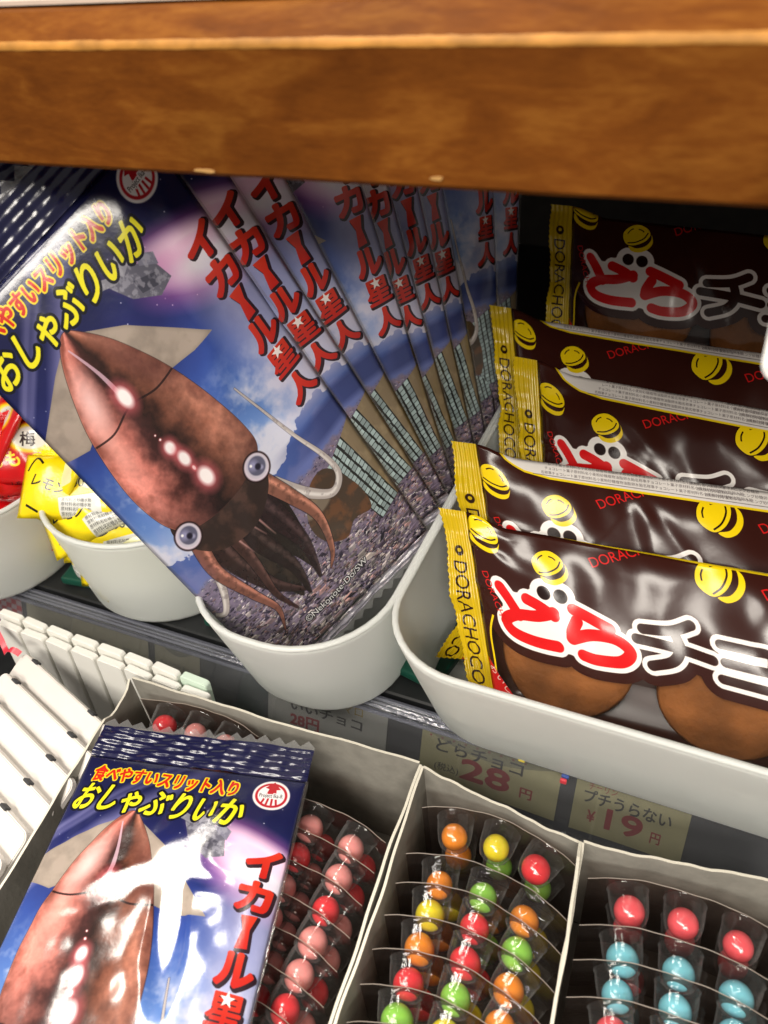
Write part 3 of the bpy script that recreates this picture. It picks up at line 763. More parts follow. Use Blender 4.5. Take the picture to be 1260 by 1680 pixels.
for v in bm.verts: v.co.y += -.010 * (v.co.x / .025) ** 2 * (1 if v.co.x > 0 else .25)
p_ = W(1246, 432, y=.176)
tg = mesh_obj('shelf_tag', bm, plain('white_card_gloss', (.88, .88, .86), .35), None, loc=(p_.x + .0288, .176, -.0580))
tg.rotation_euler = (math.radians(-14), math.radians(-1.5), 0)
tag(tg, 'bright white round cornered tag hanging in front of the wooden shelf at the right edge', 'tag')

# ------------------------------------------------------------------ bins
def super_rect(w, d, r, n=10):
    return rounded(w, d, min(r, w / 2 - .0005, d / 2 - .0005), n)
def make_bin(label, cx, cy, w, d, r, zt, zb=FZ, inset=.014, insx=None, yaw=0.0, th=.0015, group='milky plastic bins on the upper step'):
    root = empty('storage_bin', (cx, cy, zb), label, 'bin', group); root.rotation_euler.z = yaw
    H = zt - zb; P = super_rect(w, d, r); n = len(P)
    bm = bmesh.new()
    levels = [(0.0, inset + .003), (.0012, inset + .0012), (.0035, inset), (H * .5, inset * .5), (H - .006, .0008), (H - .0035, .0003), (H, 0.0)]
    kx = 1.0 if insx is None else insx / inset
    def ring(z, ins): return [bm.verts.new((x * (1 - 2 * ins * kx / w), y * (1 - 2 * ins / d), z)) for x, y in P]
    outer = [ring(z, i_) for z, i_ in levels]
    inner = [ring(max(z, th), i_ + th) for z, i_ in reversed(levels[1:])]
    rings = outer + inner
    for a, b in zip(rings[:-1], rings[1:]):
        for k in range(n): bm.faces.new((a[k], a[(k + 1) % n], b[(k + 1) % n], b[k]))
    bm.faces.new(outer[0][::-1]); bm.faces.new(rings[-1])
    bmesh.ops.recalc_face_normals(bm, faces=bm.faces[:])
    mesh_obj('wall', bm, M['bin'], root, smooth=True)
    # rolled rim
    bm = bmesh.new(); R = []
    for k in range(n):
        x, y = P[k]; nx, ny = P[(k + 1) % n]; px_, py_ = P[k - 1]
        t_ = Vector((nx - px_, ny - py_, 0)); t_.normalize(); nn = Vector((t_.y, -t_.x, 0))
        ring = []
        for j in range(8):
            a = 2 * math.pi * j / 8
            q = Vector((x * (1 - th / w), y * (1 - th / d), H + .0002)) + nn * (.00165 * math.cos(a)) + Vector((0, 0, .0014 * math.sin(a)))
            ring.append(bm.verts.new(q))
        R.append(ring)
    for k in range(n):
        for j in range(8): bm.faces.new((R[k][j], R[k][(j + 1) % 8], R[(k + 1) % n][(j + 1) % 8], R[(k + 1) % n][j]))
    bmesh.ops.recalc_face_normals(bm, faces=bm.faces[:])
    mesh_obj('rim', bm, M['binrim'], root, smooth=True)
    return root
ZR = -.272
make_bin('milky bin of yellow sweet packets, half under the leaning squid pack', -.295, .287, .116, .156, .056, ZR, inset=.009, insx=.006)
make_bin('milky bin holding the fanned out squid packs', -.1703, .3255, .1036, .290, .047, ZR, yaw=.0, inset=.0175, insx=.006)
make_bin('wide milky bin of brown pancake packs at the right', .0345, .3420, .3050, .302, .040, ZR, yaw=0.0, inset=.016, insx=.010)
make_bin('milky bin of red packets cut off by the left edge', -.4135, .262, .116, .156, .056, ZR - .003, inset=.009)
for i, (x, y, w_, d_, yaw) in enumerate(((-.352, .33, .03, .2, .12), (-.240, .35, .026, .24, .05), (-.112, .258, .028, .05, -.2))):
    o = mesh_obj('shelf_riser_foot' if False else 'green_spacer', box_bm((0, 0, .003), (w_, d_, .0055), .0015, 2), M['green'], None, loc=(x, y, FZ + .0005))
    o.rotation_euler.z = yaw
    tag(o, ['dark green plastic spacer on the black step left of the yellow packet bin', 'dark green plastic spacer between the yellow packet bin and the squid pack bin', 'short green plastic spacer between the squid pack bin and the pancake bin'][i], 'spacer', 'green spacers under the bins')

# ------------------------------------------------------------------ pouches
def pouch_mesh(name, Wd, Lg, v0, v1, uw, uv0, uvh, thick, seed, mats, nx=44, ny=84, wr=1.0, extra=None, u0=0.0, u1=None, edge=.0, pinch=.9, topexp=.7, back=.6, dip=0.0):
    """pillow shaped bag; x right 0..Wd, -y down from v0*mm to v1*mm, z towards the viewer. Print coordinates in mm."""
    g = np.random.default_rng(seed)
    u1 = uw if u1 is None else u1
    xs = np.linspace(0, 1, nx + 1); ys = np.linspace(0, 1, ny + 1)
    Xg, Yg = np.meshgrid(xs, ys)
    prof_x = (1 - np.abs(2 * Xg - 1) ** 3.2) ** .62; prof_y = np.clip(1 - np.abs(2 * Yg - 1) ** 3.2, 0, 1) ** np.where(Yg < .5, topexp, .7)
    Z = thick * prof_x * prof_y
    wrk = np.zeros_like(Z)
    for i in range(9):                                   # creases running from the seals
        cx_ = g.uniform(.05, .95); top_ = g.random() < .5; ang = g.uniform(-.35, .35); ln = g.uniform(.14, .4)
        yy = Yg if top_ else 1 - Yg
        dist = (Xg - cx_ - ang * yy) * Wd
        wd_ = g.uniform(.0018, .005) * (1 + yy * 2)
        wrk += g.uniform(-.0011, .0013) * np.exp(-(dist / wd_) ** 2) * np.clip(1 - yy / ln, 0, 1) * np.clip(yy * 18, 0, 1)
    for i in range(6):                                   # long soft folds
        a = g.uniform(-1, 1); c_ = g.uniform(.1, .9)
        dist = ((Xg - .5) * math.cos(a) * Wd + (Yg - c_) * math.sin(a) * Lg * .8)
        wrk += g.uniform(-.0008, .0010) * np.exp(-(dist / g.uniform(.003, .010)) ** 2)
    sm = vnoise(ny + 1, nx + 1, 9, 6, g) - .5
    wrk += sm * .0014
    Z = Z + wrk * wr * np.clip(prof_x * 1.6, 0, 1) * np.clip(prof_y * 1.6, 0, 1)
    if extra is not None: Z = extra(Xg, Yg, Z)
    Ed = edge * np.sin(Yg * 34 + seed) * .0004
    bm = bmesh.new(); uvl = bm.loops.layers.uv.new('UVMap')
    F = [[bm.verts.new((xs[i] * Wd + (Ed[j, i] if i in (0, nx) else 0), -(v0 + (v1 - v0) * ys[j]), Z[j, i])) for i in range(nx + 1)] for j in range(ny + 1)]
    bx, by = max(8, nx // 3), max(10, ny // 3)
    def UV(i, j, nx=nx, ny=ny):
        u = (u0 + (u1 - u0) * i / nx) / uw; v = ((v0 + (v1 - v0) * j / ny) * 1000 - uv0) / uvh
        return (u, 1 - v)
    for j in range(ny):
        for i in range(nx):
            f = bm.faces.new((F[j][i], F[j + 1][i], F[j + 1][i + 1], F[j][i + 1])); f.smooth = True
            for l, (a, b) in zip(f.loops, ((i, j), (i, j + 1), (i + 1, j + 1), (i + 1, j))): l[uvl].uv = UV(a, b)
    if dip:
        for j in range(ny + 1):
            for i in range(nx + 1):
                t_ = min(1.0, xs[i] / .13); t_ = t_ * t_ * (3 - 2 * t_)
                F[j][i].co.y -= dip * t_ * (1 - ys[j]) ** 1.5
    # back side shares the border
    rim = [F[0][i] for i in range(nx + 1)] + [F[j][nx] for j in range(1, ny + 1)] + [F[ny][i] for i in range(nx - 1, -1, -1)] + [F[j][0] for j in range(ny - 1, 0, -1)]
    inn = []
    cx_, cy_ = Wd / 2, -(v0 + v1) / 2
    prev = rim
    for s_, zz in ((.86, -.55), (.5, -.9)):
        ring = [bm.verts.new((cx_ + (v.co.x - cx_) * s_, cy_ + (v.co.y - cy_) * s_, thick * zz * back)) for v in rim]
        for k in range(len(rim)):
            f = bm.faces.new((prev[k], prev[(k + 1) % len(rim)], ring[(k + 1) % len(rim)], ring[k])); f.material_index = 1; f.smooth = True
        prev = ring
    f = bm.faces.new(prev); f.material_index = 1
    me = bpy.data.meshes.new(name); bm.to_mesh(me); bm.free()
    for m in mats: me.materials.append(m)
    return me, Z
def crimp_mesh(name, Wd, a, b, uw, uv0, uvh, mats, ridges=5, nx=60, zig=True, vertical=False, amp=.0005, seed=0, zn=24, zh=.0032, sign=-1):
    """flat sealed strip with pressed ridges and a saw cut end (clear film)"""
    g = np.random.default_rng(seed)
    bm = bmesh.new(); uvl = bm.loops.layers.uv.new('UVMap')
    ny = ridges * 6
    rows = []
    for j in range(ny + 1):
        t = j / ny; v = a + (b - a) * t
        rows.append([])
        for i in range(nx + 1):
            x = i / nx
            z = amp * math.sin(2 * math.pi * ridges * t) * (1 if 0 < t < 1 else 0) + .0012 * fbm1(x * 5 + t * .7, seed) + .0003 * fbm1(x * 30, seed)
            z *= 1.0
            rows[-1].append(bm.verts.new((x * Wd, -v, z)))
    for j in range(ny):
        for i in range(nx):
            f = bm.faces.new((rows[j][i], rows[j + 1][i], rows[j + 1][i + 1], rows[j][i + 1])); f.smooth = True
            for l, (p, q) in zip(f.loops, ((i, j), (i, j + 1), (i + 1, j + 1), (i + 1, j))):
                l[uvl].uv = (p / nx, 1 - ((a + (b - a) * q / ny) * 1000 - uv0) / uvh)
    if zig:
        row = rows[0] if sign < 0 else rows[-1]
        v = a if sign < 0 else b
        per = nx // zn if nx >= zn else 1
        k = 0
        base = [row[i] for i in range(nx + 1)]
        mid = []
        for i in range(nx + 1):
            ph = (i % 4) / 4; tri = abs((i % 4) - 2) / 2
            vv = v + sign * (.0012 + zh * (1 - tri))
            mid.append(bm.verts.new((i / nx * Wd, -vv, base[i].co.z)))
        for i in range(nx):
            f = bm.faces.new((mid[i], base[i], base[i + 1], mid[i + 1])); f.material_index = 1
    me = bpy.data.meshes.new(name); bm.to_mesh(me); bm.free()
    for m in mats: me.materials.append(m)
    return me
def frame(O, e1, up, n):
    return Matrix(((e1[0], up[0], n[0], O[0]), (e1[1], up[1], n[1], O[1]), (e1[2], up[2], n[2], O[2]), (0, 0, 0, 1)))
def place(root, mats4):
    root.matrix_world = mats4
def link_part(name, me, parent):
    o = bpy.data.objects.new(name, me); COL.objects.link(o); o.parent = parent; return o
def shear_mesh(me, k):
    for v in me.vertices: v.co.x += k * -v.co.y

SW, SL = .106, .2226     # squid pack: width and length (prints are 100 x 210 units)
MM = SW / 100
# ---- the squid pack geometry (front one leaning in its bin)
TL = np.array([-.2638, .1691, -.1185]); TR = np.array([-.2098, .2424, -.0643]); BR = np.array([-.1170, .2649, -.2605]); BL = np.array([-.1711, .1915, -.3146])
PS = 1.06; TL, TR, BR, BL = TL * PS, TR * PS, BR * PS, BL * PS
e1 = (TR - TL) / np.linalg.norm(TR - TL); e2 = (BL - TL) / np.linalg.norm(BL - TL); SK = float(e1 @ e2)
e2p = e2 - e1 * SK; e2p /= np.linalg.norm(e2p)
nrm = np.cross(e1, -e2p)
O0 = TL - e2 * (9.6 * MM * PS)
def squid_pack_meshes(seed, thick, nx=44, ny=84, wr=1.0, extra=None):
    S_ = MM * 1000    # the print is measured in units of MM
    me, Z = pouch_mesh('pouch', SW, SL, 17 * MM, 212 * MM, 100, 0, 224 * S_, thick, seed, [M['squid'], M['back']], nx, ny, wr, extra)
    t_ = crimp_mesh('top_seal', SW, 1.5 * MM, 17 * MM, 100, 0, 224 * S_, [M['squid'], M['clearfilm']], 5, seed=seed, amp=.00013)
    sf = bmesh.new(); R_ = []
    for i in range(61):
        t = i / 60; y = -(17 + 195 * t) * MM; q = []
        for j, x in enumerate((0, .0005, .0009, .0013)):
            q.append(sf.verts.new((SW - .0004 + x, y, .0002 + j * .0004 * fbm1(t * 6 + j * .3, seed) + .0002 * fbm1(t * 30, seed + j))))
        R_.append(q)
    for a, b in zip(R_[:-1], R_[1:]):
        for k in range(3): f = sf.faces.new((a[k], b[k], b[k + 1], a[k + 1])); f.smooth = True
    sm_ = bpy.data.meshes.new('side_seal'); sf.to_mesh(sm_); sf.free(); sm_.materials.append(M['finfilm'])
    b_ = crimp_mesh('bottom_seal', SW, 212 * MM, 217 * MM, 100, 0, 224 * S_, [M['squid'], M['clearfilm']], 2, seed=seed + 1, sign=1, amp=.0004)
    return me, t_, b_, sm_
def squid_pack(meshes, label, group):
    root = empty('squid_snack_pack', (0, 0, 0), label, 'snack pack', group)
    for nm, me in zip(('pouch', 'top_seal', 'bottom_seal', 'side_seal'), meshes): link_part(nm, me, root)
    return root
GS = 'packs of dried squid with a red squid printed on them'
ms = squid_pack_meshes(3, .0065, wr=1.0)
for me in ms: shear_mesh(me, SK)
rt = squid_pack(ms, 'large dark blue squid pack standing frontmost in the fan, whole red squid visible', GS)
place(rt, frame(O0, e1 * PS, -e2p * PS, nrm * PS))
# ---- the pack lying over the carton, bottom left
sTL = Vector((-.2409, .1431, -.3175)); sTR = Vector((-.1353, .1674, -.3172))
f1 = (sTR - sTL).normalized(); dn = Vector((.031, -.1106, .0010)).normalized(); k2 = f1.dot(dn); dp = (dn - f1 * k2).normalized(); f3 = f1.cross(-dp)
def star(Xg, Yg, Z):
    """film flattened in a star, tilted to throw lamp glare at the camera"""
    x0, y0 = .58, .22
    P_ = W(300, 1440, z=-.311); v_ = (-P_).normalized(); l_ = (Vector((-0.68, 0.47, 1.28)) - P_).normalized(); h_ = (v_ + l_).normalized()
    sx_ = -h_.dot(f1) / h_.dot(f3); sy_ = -h_.dot(dp) / h_.dot(f3)
    dx = (Xg - x0) * .106; dy = (Yg - y0) * .212
    r = np.sqrt(dx * dx + dy * dy) + 1e-6; a = np.arctan2(dy, dx)
    R_ = np.full_like(r, .0145)
    for (deg, ln) in ((-63, .024), (78, .040), (150, .040), (15, .010)):
        d_ = np.angle(np.exp(1j * (a - math.radians(deg)))); R_ = R_ + ln * np.exp(-(d_ / .26) ** 2)
    w = np.clip((R_ * 1.15 - r) / (R_ * .45 + .002), 0, 1); w = w * w * (3 - 2 * w)
    Zc = Z[int(y0 * (Z.shape[0] - 1)), int(x0 * (Z.shape[1] - 1))]
    Zp = Zc + sx_ * dx + sy_ * dy  # facet angle shaped so the lamp mirrors into the camera as glare
    return Z * (1 - w) + Zp * w
ms2 = squid_pack_meshes(8, .0075, 96, 180, .8, star)
for me in ms2: shear_mesh(me, k2)
rt2 = squid_pack(ms2, 'dark blue squid pack lying flat over the carton of pink candies', GS)
place(rt2, frame(sTL, f1, -dp, f3))
# ---- the fan behind the front pack
fan = [((545, 590), -11), ((582, 556), -15), ((648, 536), -23.5), ((682, 534), -25.2), ((712, 498), -27), ((743, 486), -29), ((775, 462), -32), ((801, 432), -36.7), ((838, 415), -40)]
fan_kind = ['second in the fan, only a sliver of orange lettering showing', 'third in the fan with slanting red letters and a white star', 'fourth in the fan, broad red letters over a pale sky',
            'fifth in the fan, a thin dim edge', 'sixth in the fan, narrow upright column of red letters', 'seventh in the fan, its star almost touching the sixth one',
            'eighth in the fan, dim edge with half hidden letters', 'ninth in the fan, its red letters ending at half height', 'hindmost in the fan beside the dark gap']
variants = [squid_pack_meshes(20 + k, .0052 + .0006 * k, 48, 90, 1.35) for k in range(3)]
for v_ in variants:
    for me in v_: shear_mesh(me, 0.0)
for k, ((px, py), ang) in enumerate(fan):
    r_ = RW @ np.array([px - 630.0, py - 840.0, FPX]); P0 = TL - nrm * .0047 * (k + 1)
    B = r_ * ((P0 @ nrm) / (r_ @ nrm))
    a = math.radians(ang)                              # turned within its own plane
    dnn = e2p * math.cos(a) + e1 * math.sin(a); r1 = e1 * math.cos(a) - e2p * math.sin(a)
    tilt = math.radians(-1.0 - 1.6 * k)                # the packs face a little more to the front as the fan goes on
    for q in range(60):                                # stay inside the bin: go back along the sight line until the corner clears its wall
        if max(B[0], (B + r1 * .005 + dnn * .095)[0]) <= -.1225 and B[1] > .262 + .0095 * k: break
        B = B * 1.006
    O = B - r1 * (95 * MM * PS) - dnn * (124 * MM * PS)
    rt = squid_pack(variants[k % 3], 'squid pack ' + fan_kind[k], GS)
    nn = np.cross(r1, -dnn)
    Fm = frame(O, r1 * PS, -dnn * PS, nn * PS)
    piv = Vector(B)
    Rm = Matrix.Translation(piv) @ Matrix.Rotation(tilt, 4, Vector(dnn)) @ Matrix.Translation(-piv)
    place(rt, Rm @ Fm)

# ------------------------------------------------------------------ pancake packs
DW, DH = .178, .088
d2 = np.array([.353, -.5545, -.7536]); d2 /= np.linalg.norm(d2)
def cake_bm(r=.0300, h=.0085, seed=1):
    bm = bmesh.new(); n = 40; rings = []
    prof = [(0, -.5), (.5, -.5), (.82, -.44), (.96, -.22), (1.0, -.02), (.985, .05), (1.0, .12), (.95, .32), (.8, .47), (.5, .5), (0, .52)]
    for (a, b) in prof[1:-1]:
        rings.append([bm.verts.new((r * a * (1 + .02 * math.sin(3 * t + seed)) * math.cos(t), r * a * (1 + .02 * math.cos(2 * t)) * math.sin(t), h * b)) for t in [2 * math.pi * k / n for k in range(n)]])
    c0 = bm.verts.new((0, 0, h * -.5)); c1 = bm.verts.new((0, 0, h * .52))
    for k in range(n):
        bm.faces.new((c0, rings[0][(k + 1) % n], rings[0][k])); bm.faces.new((c1, rings[-1][k], rings[-1][(k + 1) % n]))
        for a, b in zip(rings[:-1], rings[1:]): bm.faces.new((a[k], a[(k + 1) % n], b[(k + 1) % n], b[k]))
    return bm
cake_me = bpy.data.meshes.new('pancake'); b_ = cake_bm(); b_.to_mesh(cake_me); b_.free(); cake_me.materials.append(M['cake'])
cake_me.polygons.foreach_set('use_smooth', [True] * len(cake_me.polygons))
M['wrapback'] = plain('brown_film_back', (.035, .010, .006), .3)
def pancake_pack(label, O, x_dir, down, v0=-.0015, seed=1, thick=.0075, cakes=True, hgt=.086):
    e1_ = np.array(x_dir, float); e1_ /= np.linalg.norm(e1_); dn_ = np.array(down, float); dn_ /= np.linalg.norm(dn_)
    sk = float(e1_ @ dn_); dp_ = dn_ - e1_ * sk; dp_ /= np.linalg.norm(dp_); n_ = np.cross(e1_, -dp_)
    root = empty('pancake_snack_pack', (0, 0, 0), label, 'snack pack', 'brown chocolate pancake packs in the wide bin')
    bodyW = (168 - 13.0) / 1000
    def puff(Xg, Yg, Z):      # the two cakes push the film out, the gap between sinks; the shoulders gather at the crimps
        c1 = np.exp(-(((Xg - .26) / .20) ** 2 + ((Yg - .62) / .34) ** 2) ** 1.5); c2 = np.exp(-(((Xg - .72) / .20) ** 2 + ((Yg - .62) / .34) ** 2) ** 1.5)
        r = np.zeros_like(Xg); gg = np.random.default_rng(seed)
        for q in range(7):
            t0 = gg.uniform(.1, .95); sl = gg.uniform(-1.2, 1.2)
            r += gg.uniform(-.0012, .0014) * np.exp(-((Yg - t0 - sl * Xg) / (.03 + .08 * Xg)) ** 2) * np.exp(-Xg / .16)
        top_ = .0010 * np.sin(Xg * 21 + seed) * np.exp(-Yg / .10)
        return Z + .0034 * (c1 + c2) + r + top_
    me, Z = pouch_mesh('wrapper', bodyW, hgt, v0, v0 + hgt, 180, -12, 102, thick, seed, [M['wrap'], M['wrapback']], 80, 44, 1.0, puff, u0=13.0, u1=168.0, topexp=1.15, back=1.1, dip=.0045)
    for v in me.vertices: v.co.x += .013
    shear_mesh(me, sk); w_ = link_part('wrapper', me, root)
    # crimps at both ends, wavy
    for (a, b, sd) in ((0.0, 13.0, seed), (168.0, 180.0, seed + 5)):
        bm = bmesh.new(); uvl = bm.loops.layers.uv.new('UVMap'); nx, ny = 24, 60; G = []
        for j in range(ny + 1):
            t = j / ny; v = v0 + hgt * t; G.append([])
            for i in range(nx + 1):
                s_ = i / nx; x = (a + (b - a) * s_) / 1000
                out_ = (1 - s_) if a == 0 else s_
                z = .0005 * math.sin(s_ * 2 * math.pi * 5) + out_ * (.004 * fbm1(t * 3.2, sd) + .0008 * fbm1(t * 11, sd + 2)) 
                xx = x + (out_ * (.0010 * fbm1(t * 4.0, sd + 1)) + (.00035 * (1 if j % 2 else -1) if (i == 0 and a == 0) or (i == nx and a > 0) else 0))
                G[-1].append(bm.verts.new((xx, -v, z)))
        for j in range(ny):
            for i in range(nx):
                f = bm.faces.new((G[j][i], G[j + 1][i], G[j + 1][i + 1], G[j][i + 1])); f.smooth = True
                for l, (p, q) in zip(f.loops, ((i, j), (i, j + 1), (i + 1, j + 1), (i + 1, j))):
                    l[uvl].uv = ((a + (b - a) * p / nx) / 180, 1 - ((v0 + hgt * q / ny) * 1000 + 12) / 102)
        me = bpy.data.meshes.new('end_seal'); bm.to_mesh(me); bm.free(); me.materials.append(M['wrap']); shear_mesh(me, sk)
        link_part('end_seal', me, root)
    if cakes:
        for cx_ in (.0530, .1215):
            c_ = link_part('pancake', cake_me, root); c_.location = (cx_ + sk * .052, -.0545, .0005); c_.rotation_euler = (.05, -.06, cx_ * 9)
    place(root, frame(O, e1_, -dp_, n_))
    return root
pO = np.array([-.1094, .2651, -.246])
pancake_pack('frontmost chocolate pancake pack with its big red and white lettering fully readable', pO, (1, .02, .035), d2, seed=31, thick=.0065)
pancake_pack('second pancake pack, its white edge with tiny print just behind the frontmost pack', W(744, 757, d=.396), (.985, .075, 0), d2, v0=-.0100, seed=32)
pancake_pack('third pancake pack, with a slanting white folded edge and a yellow crimp', W(846, 622, d=.432), (.99, -.07, 0), (.25, -.55, -.80), v0=-.0118, seed=33)
pancake_pack('fourth pancake pack, dim, second from the back under the wooden shelf', W(806, 520, d=.462), (.985, -.10, .02), (.27, -.55, -.80), v0=-.0065, seed=34)
pancake_pack('hindmost pancake pack upright upright in deep shade under the shelf', W(903, 322, d=.446), (.985, -.07, -.01), (.12, -.40, -.90), v0=.004, seed=35, hgt=.084)
pancake_pack('flat pancake pack at the bottom of the wide bin, a yellow corner showing', np.array([-.085, .318, -.305]), (.96, .2, .0), (-.25, -.95, -.12), v0=-.0010, seed=36, hgt=.08, cakes=False)

# ------------------------------------------------------------------ small packets in the left bins
def packet_mesh(seed, kind):
    me, Z = pouch_mesh('wrapper', .058, .044, .003, .041, 60, 0, 50, .007, seed, [M['yel'] if kind == 0 else M['redp']] * 2, 20, 16, 1.6, None)
    bm = bmesh.new(); bm.from_mesh(me); me2 = me
    bm.free()
    return me
M['yel'] = printed('yellow_packet_film', paint_small(0), rough=.25, bs=(150, .4, .0008)); M['redp'] = printed('red_packet_film', paint_small(1), rough=.22, bs=(150, .4, .0008))
ymesh = [packet_mesh(50 + k, 0) for k in range(3)]; rmesh = [packet_mesh(60 + k, 1) for k in range(2)]
ycr = crimp_mesh('saw_edge', .058, .0, .004, 60, 0, 50, [M['yel'], M['yel']], 2, nx=32, seed=4, zh=.0015, amp=.0003)
rcr = crimp_mesh('saw_edge', .058, .0, .004, 60, 0, 50, [M['redp'], M['redp']], 2, nx=32, seed=4, zh=.0015, amp=.0003)
def packet(kind, k, px, py, z, rot, label, group):
    root = empty('sweet_packet', (0, 0, 0), label, 'sweet packet', group)
    link_part('wrapper', (ymesh if kind == 0 else rmesh)[k % (3 if kind == 0 else 2)], root)
    link_part('saw_edge', ycr if kind == 0 else rcr, root)
    p = W(px, py, z=z)
    R_ = Matrix.Rotation(rot[2], 4, 'Z') @ Matrix.Rotation(rot[0], 4, 'X') @ Matrix.Rotation(rot[1], 4, 'Y')
    place(root, Matrix.Translation(p) @ R_ @ Matrix.Translation(Vector((-.029, .022, 0))))
    return root
GY = 'yellow sweet packets in the small bin'; GR = 'red sweet packets behind the yellow ones'
for k, (px, py, z, rot, lab) in enumerate((
        (182, 862, -.287, (1.0, .1, .45), 'yellow sweet packet with a white saw toothed label at the front of its bin'),
        (122, 826, -.282, (.8, .4, -.35), 'yellow sweet packet leaning on the left wall of its bin'),
        (100, 782, -.270, (.9, -.2, -.5), 'yellow and white sweet packet highest at the left of its bin'),
        (118, 800, -.267, (.6, .1, .3), 'yellow sweet packet with black strokes beside the squid pack edge'),
        (150, 835, -.279, (.5, -.3, .9), 'yellow sweet packet tucked under the squid pack edge'),
        (100, 755, -.262, (.9, .3, -.2), 'yellow sweet packet at the back of its bin below the red ones'),
        (205, 915, -.305, (1.15, .05, .25), 'yellow sweet packet showing dimly through the front wall of its bin'),
        (150, 905, -.312, (1.1, -.1, -.35), 'yellow sweet packet lowest at the bottom of its bin'))):
    packet(0, k, px, py, z, rot, lab, GY)
for k, (px, py, z, rot, lab) in enumerate((
        (28, 742, -.255, (.9, .2, .35), 'red sweet packet right behind the yellow packets'),
        (8, 700, -.25, (.8, -.3, -.4), 'red sweet packet with a yellow and white print at the left edge'),
        (-18, 770, -.262, (.7, .4, .8), 'red sweet packet lowest at the left edge'),
        (25, 862, -.312, (.35, .2, .5), 'red sweet packet seen through the milky wall of the leftmost bin'),
        (5, 285, -.185, (1.2, .1, .2), 'red packet peeping out under the shelf in the top left corner'))):
    r_ = packet(1, k, px, py, z, rot, lab, GR)

# ------------------------------------------------------------------ cartons
def wall_strip(A, B, zt, zb, th, name, root, wav=.0006, seed=0, tops=None, n=40):
    """one carton wall between two floor points, with a rough cut top edge"""
    A = Vector((*A, 0)); B = Vector((*B, 0)); d = (B - A); L = d.length; d.normalize(); nn = Vector((-d.y, d.x, 0))
    bm = bmesh.new(); rows = []
    for i in range(n + 1):
        t = i / n; p = A + d * (L * t) + nn * (wav * 1.6 * fbm1(t * 4, seed))
        top = zt + wav * fbm1(t * 26, seed + 2) * .35 + (np.interp(t, *tops) if tops else 0)
        rows.append([bm.verts.new((p.x, p.y, zb)), bm.verts.new((p.x, p.y, top)), bm.verts.new((p.x + nn.x * th, p.y + nn.y * th, top - .0001)), bm.verts.new((p.x + nn.x * th, p.y + nn.y * th, zb))])
    for a, b in zip(rows[:-1], rows[1:]):
        for k in range(4):
            f = bm.faces.new((a[k], a[(k + 1) % 4], b[(k + 1) % 4], b[k])); f.material_index = 1 if k == 1 else 0
    for r_ in (rows[0], rows[-1][::-1]):
        f = bm.faces.new(r_); f.material_index = 1
    bmesh.ops.recalc_face_normals(bm, faces=bm.faces[:])
    return rebase(mesh_obj(name, bm, [M['kraft'], M['cut']]), root)
def carton(label, BLc, BRc, FRc, FLc, zt, tops_back=None, tops_left=None, tops_right=None, seed=0):
    cx_ = (BLc[0] + FRc[0]) / 2; cy_ = (BLc[1] + FRc[1]) / 2
    root = empty('carton', (cx_, cy_, LZ), label, 'box', 'grey card cartons of blister packed candies')
    th = .0012
    wall_strip(BLc, BRc, zt, LZ + .001, th, 'back_panel', root, seed=seed, tops=tops_back)
    wall_strip(FLc, BLc, zt, LZ + .001, th, 'side_panel', root, seed=seed + 1, tops=tops_left)
    wall_strip(BRc, FRc, zt, LZ + .001, th, 'side_panel', root, seed=seed + 2, tops=tops_right)
    wall_strip(FRc, FLc, zt, LZ + .001, th, 'front_panel', root, seed=seed + 3)
    bm = bmesh.new(); bm.faces.new([bm.verts.new((x, y, LZ + .001)) for x, y in (FLc, FRc, BRc, BLc)])
    rebase(mesh_obj('bottom_panel', bm, M['kraft']), root)
    return root
carton('long grey carton of pink and red candies under the lying squid pack', (-.2490, .1715), (-.0905, .1780), (-.0780, .005), (-.2265, .005), -.3215, tops_left=([0, .86, .88, .97, 1], [0, 0, -.004, -.0045, 0]), seed=1)
carton('grey carton of orange, yellow, green and red candies in the middle', (-.0880, .1775), (-.0155, .1690), (-.0010, .005), (-.0735, .005), -.3215,
       tops_back=([0, .12, .4, 1], [.0, -.003, -.0045, -.0035]), tops_right=([0, .05, .12, 1], [-.002, .001, 0, 0]), seed=5)
carton('grey carton of pink and pale blue candies at the right', (-.0135, .1690), (.068, .1790), (.078, .005), (.0005, .005), -.3235, tops_back=([0, 1], [-.001, .002]), seed=9)

# ------------------------------------------------------------------ blister cards
def ball_me(col):
    bm = bmesh.new(); bmesh.ops.create_uvsphere(bm, u_segments=24, v_segments=16, radius=.0060)
    for f in bm.faces: f.smooth = True
    me = bpy.data.meshes.new('candy_ball'); bm.to_mesh(me); bm.free(); me.materials.append(CANDY[col]); return me
BALL = {k: ball_me(k) for k in CANDY}
def cup_me():
    bm = bmesh.new(); n = 54; prof = [(.0084, 0), (.0080, -.0006), (.0079, -.0025), (.0077, -.005), (.0074, -.0080), (.0069, -.0105), (.0058, -.0130), (.0040, -.0143), (.0018, -.0148)]
    rings = [[bm.verts.new((r * (1 + (.028 * math.cos(9 * t) if 1 < q < 6 else 0)) * math.cos(t), y, r * (1 + (.028 * math.cos(9 * t) if 1 < q < 6 else 0)) * math.sin(t))) for t in [2 * math.pi * k / n for k in range(n)]] for q, (r, y) in enumerate(prof)]
    for a, b in zip(rings[:-1], rings[1:]):
        for k in range(n): f = bm.faces.new((a[k], a[(k + 1) % n], b[(k + 1) % n], b[k])); f.smooth = True
    f = bm.faces.new(rings[-1]); f.smooth = True
    me = bpy.data.meshes.new('blister_cup'); bm.to_mesh(me); bm.free(); me.materials.append(M['cup']); return me
CUP = cup_me()
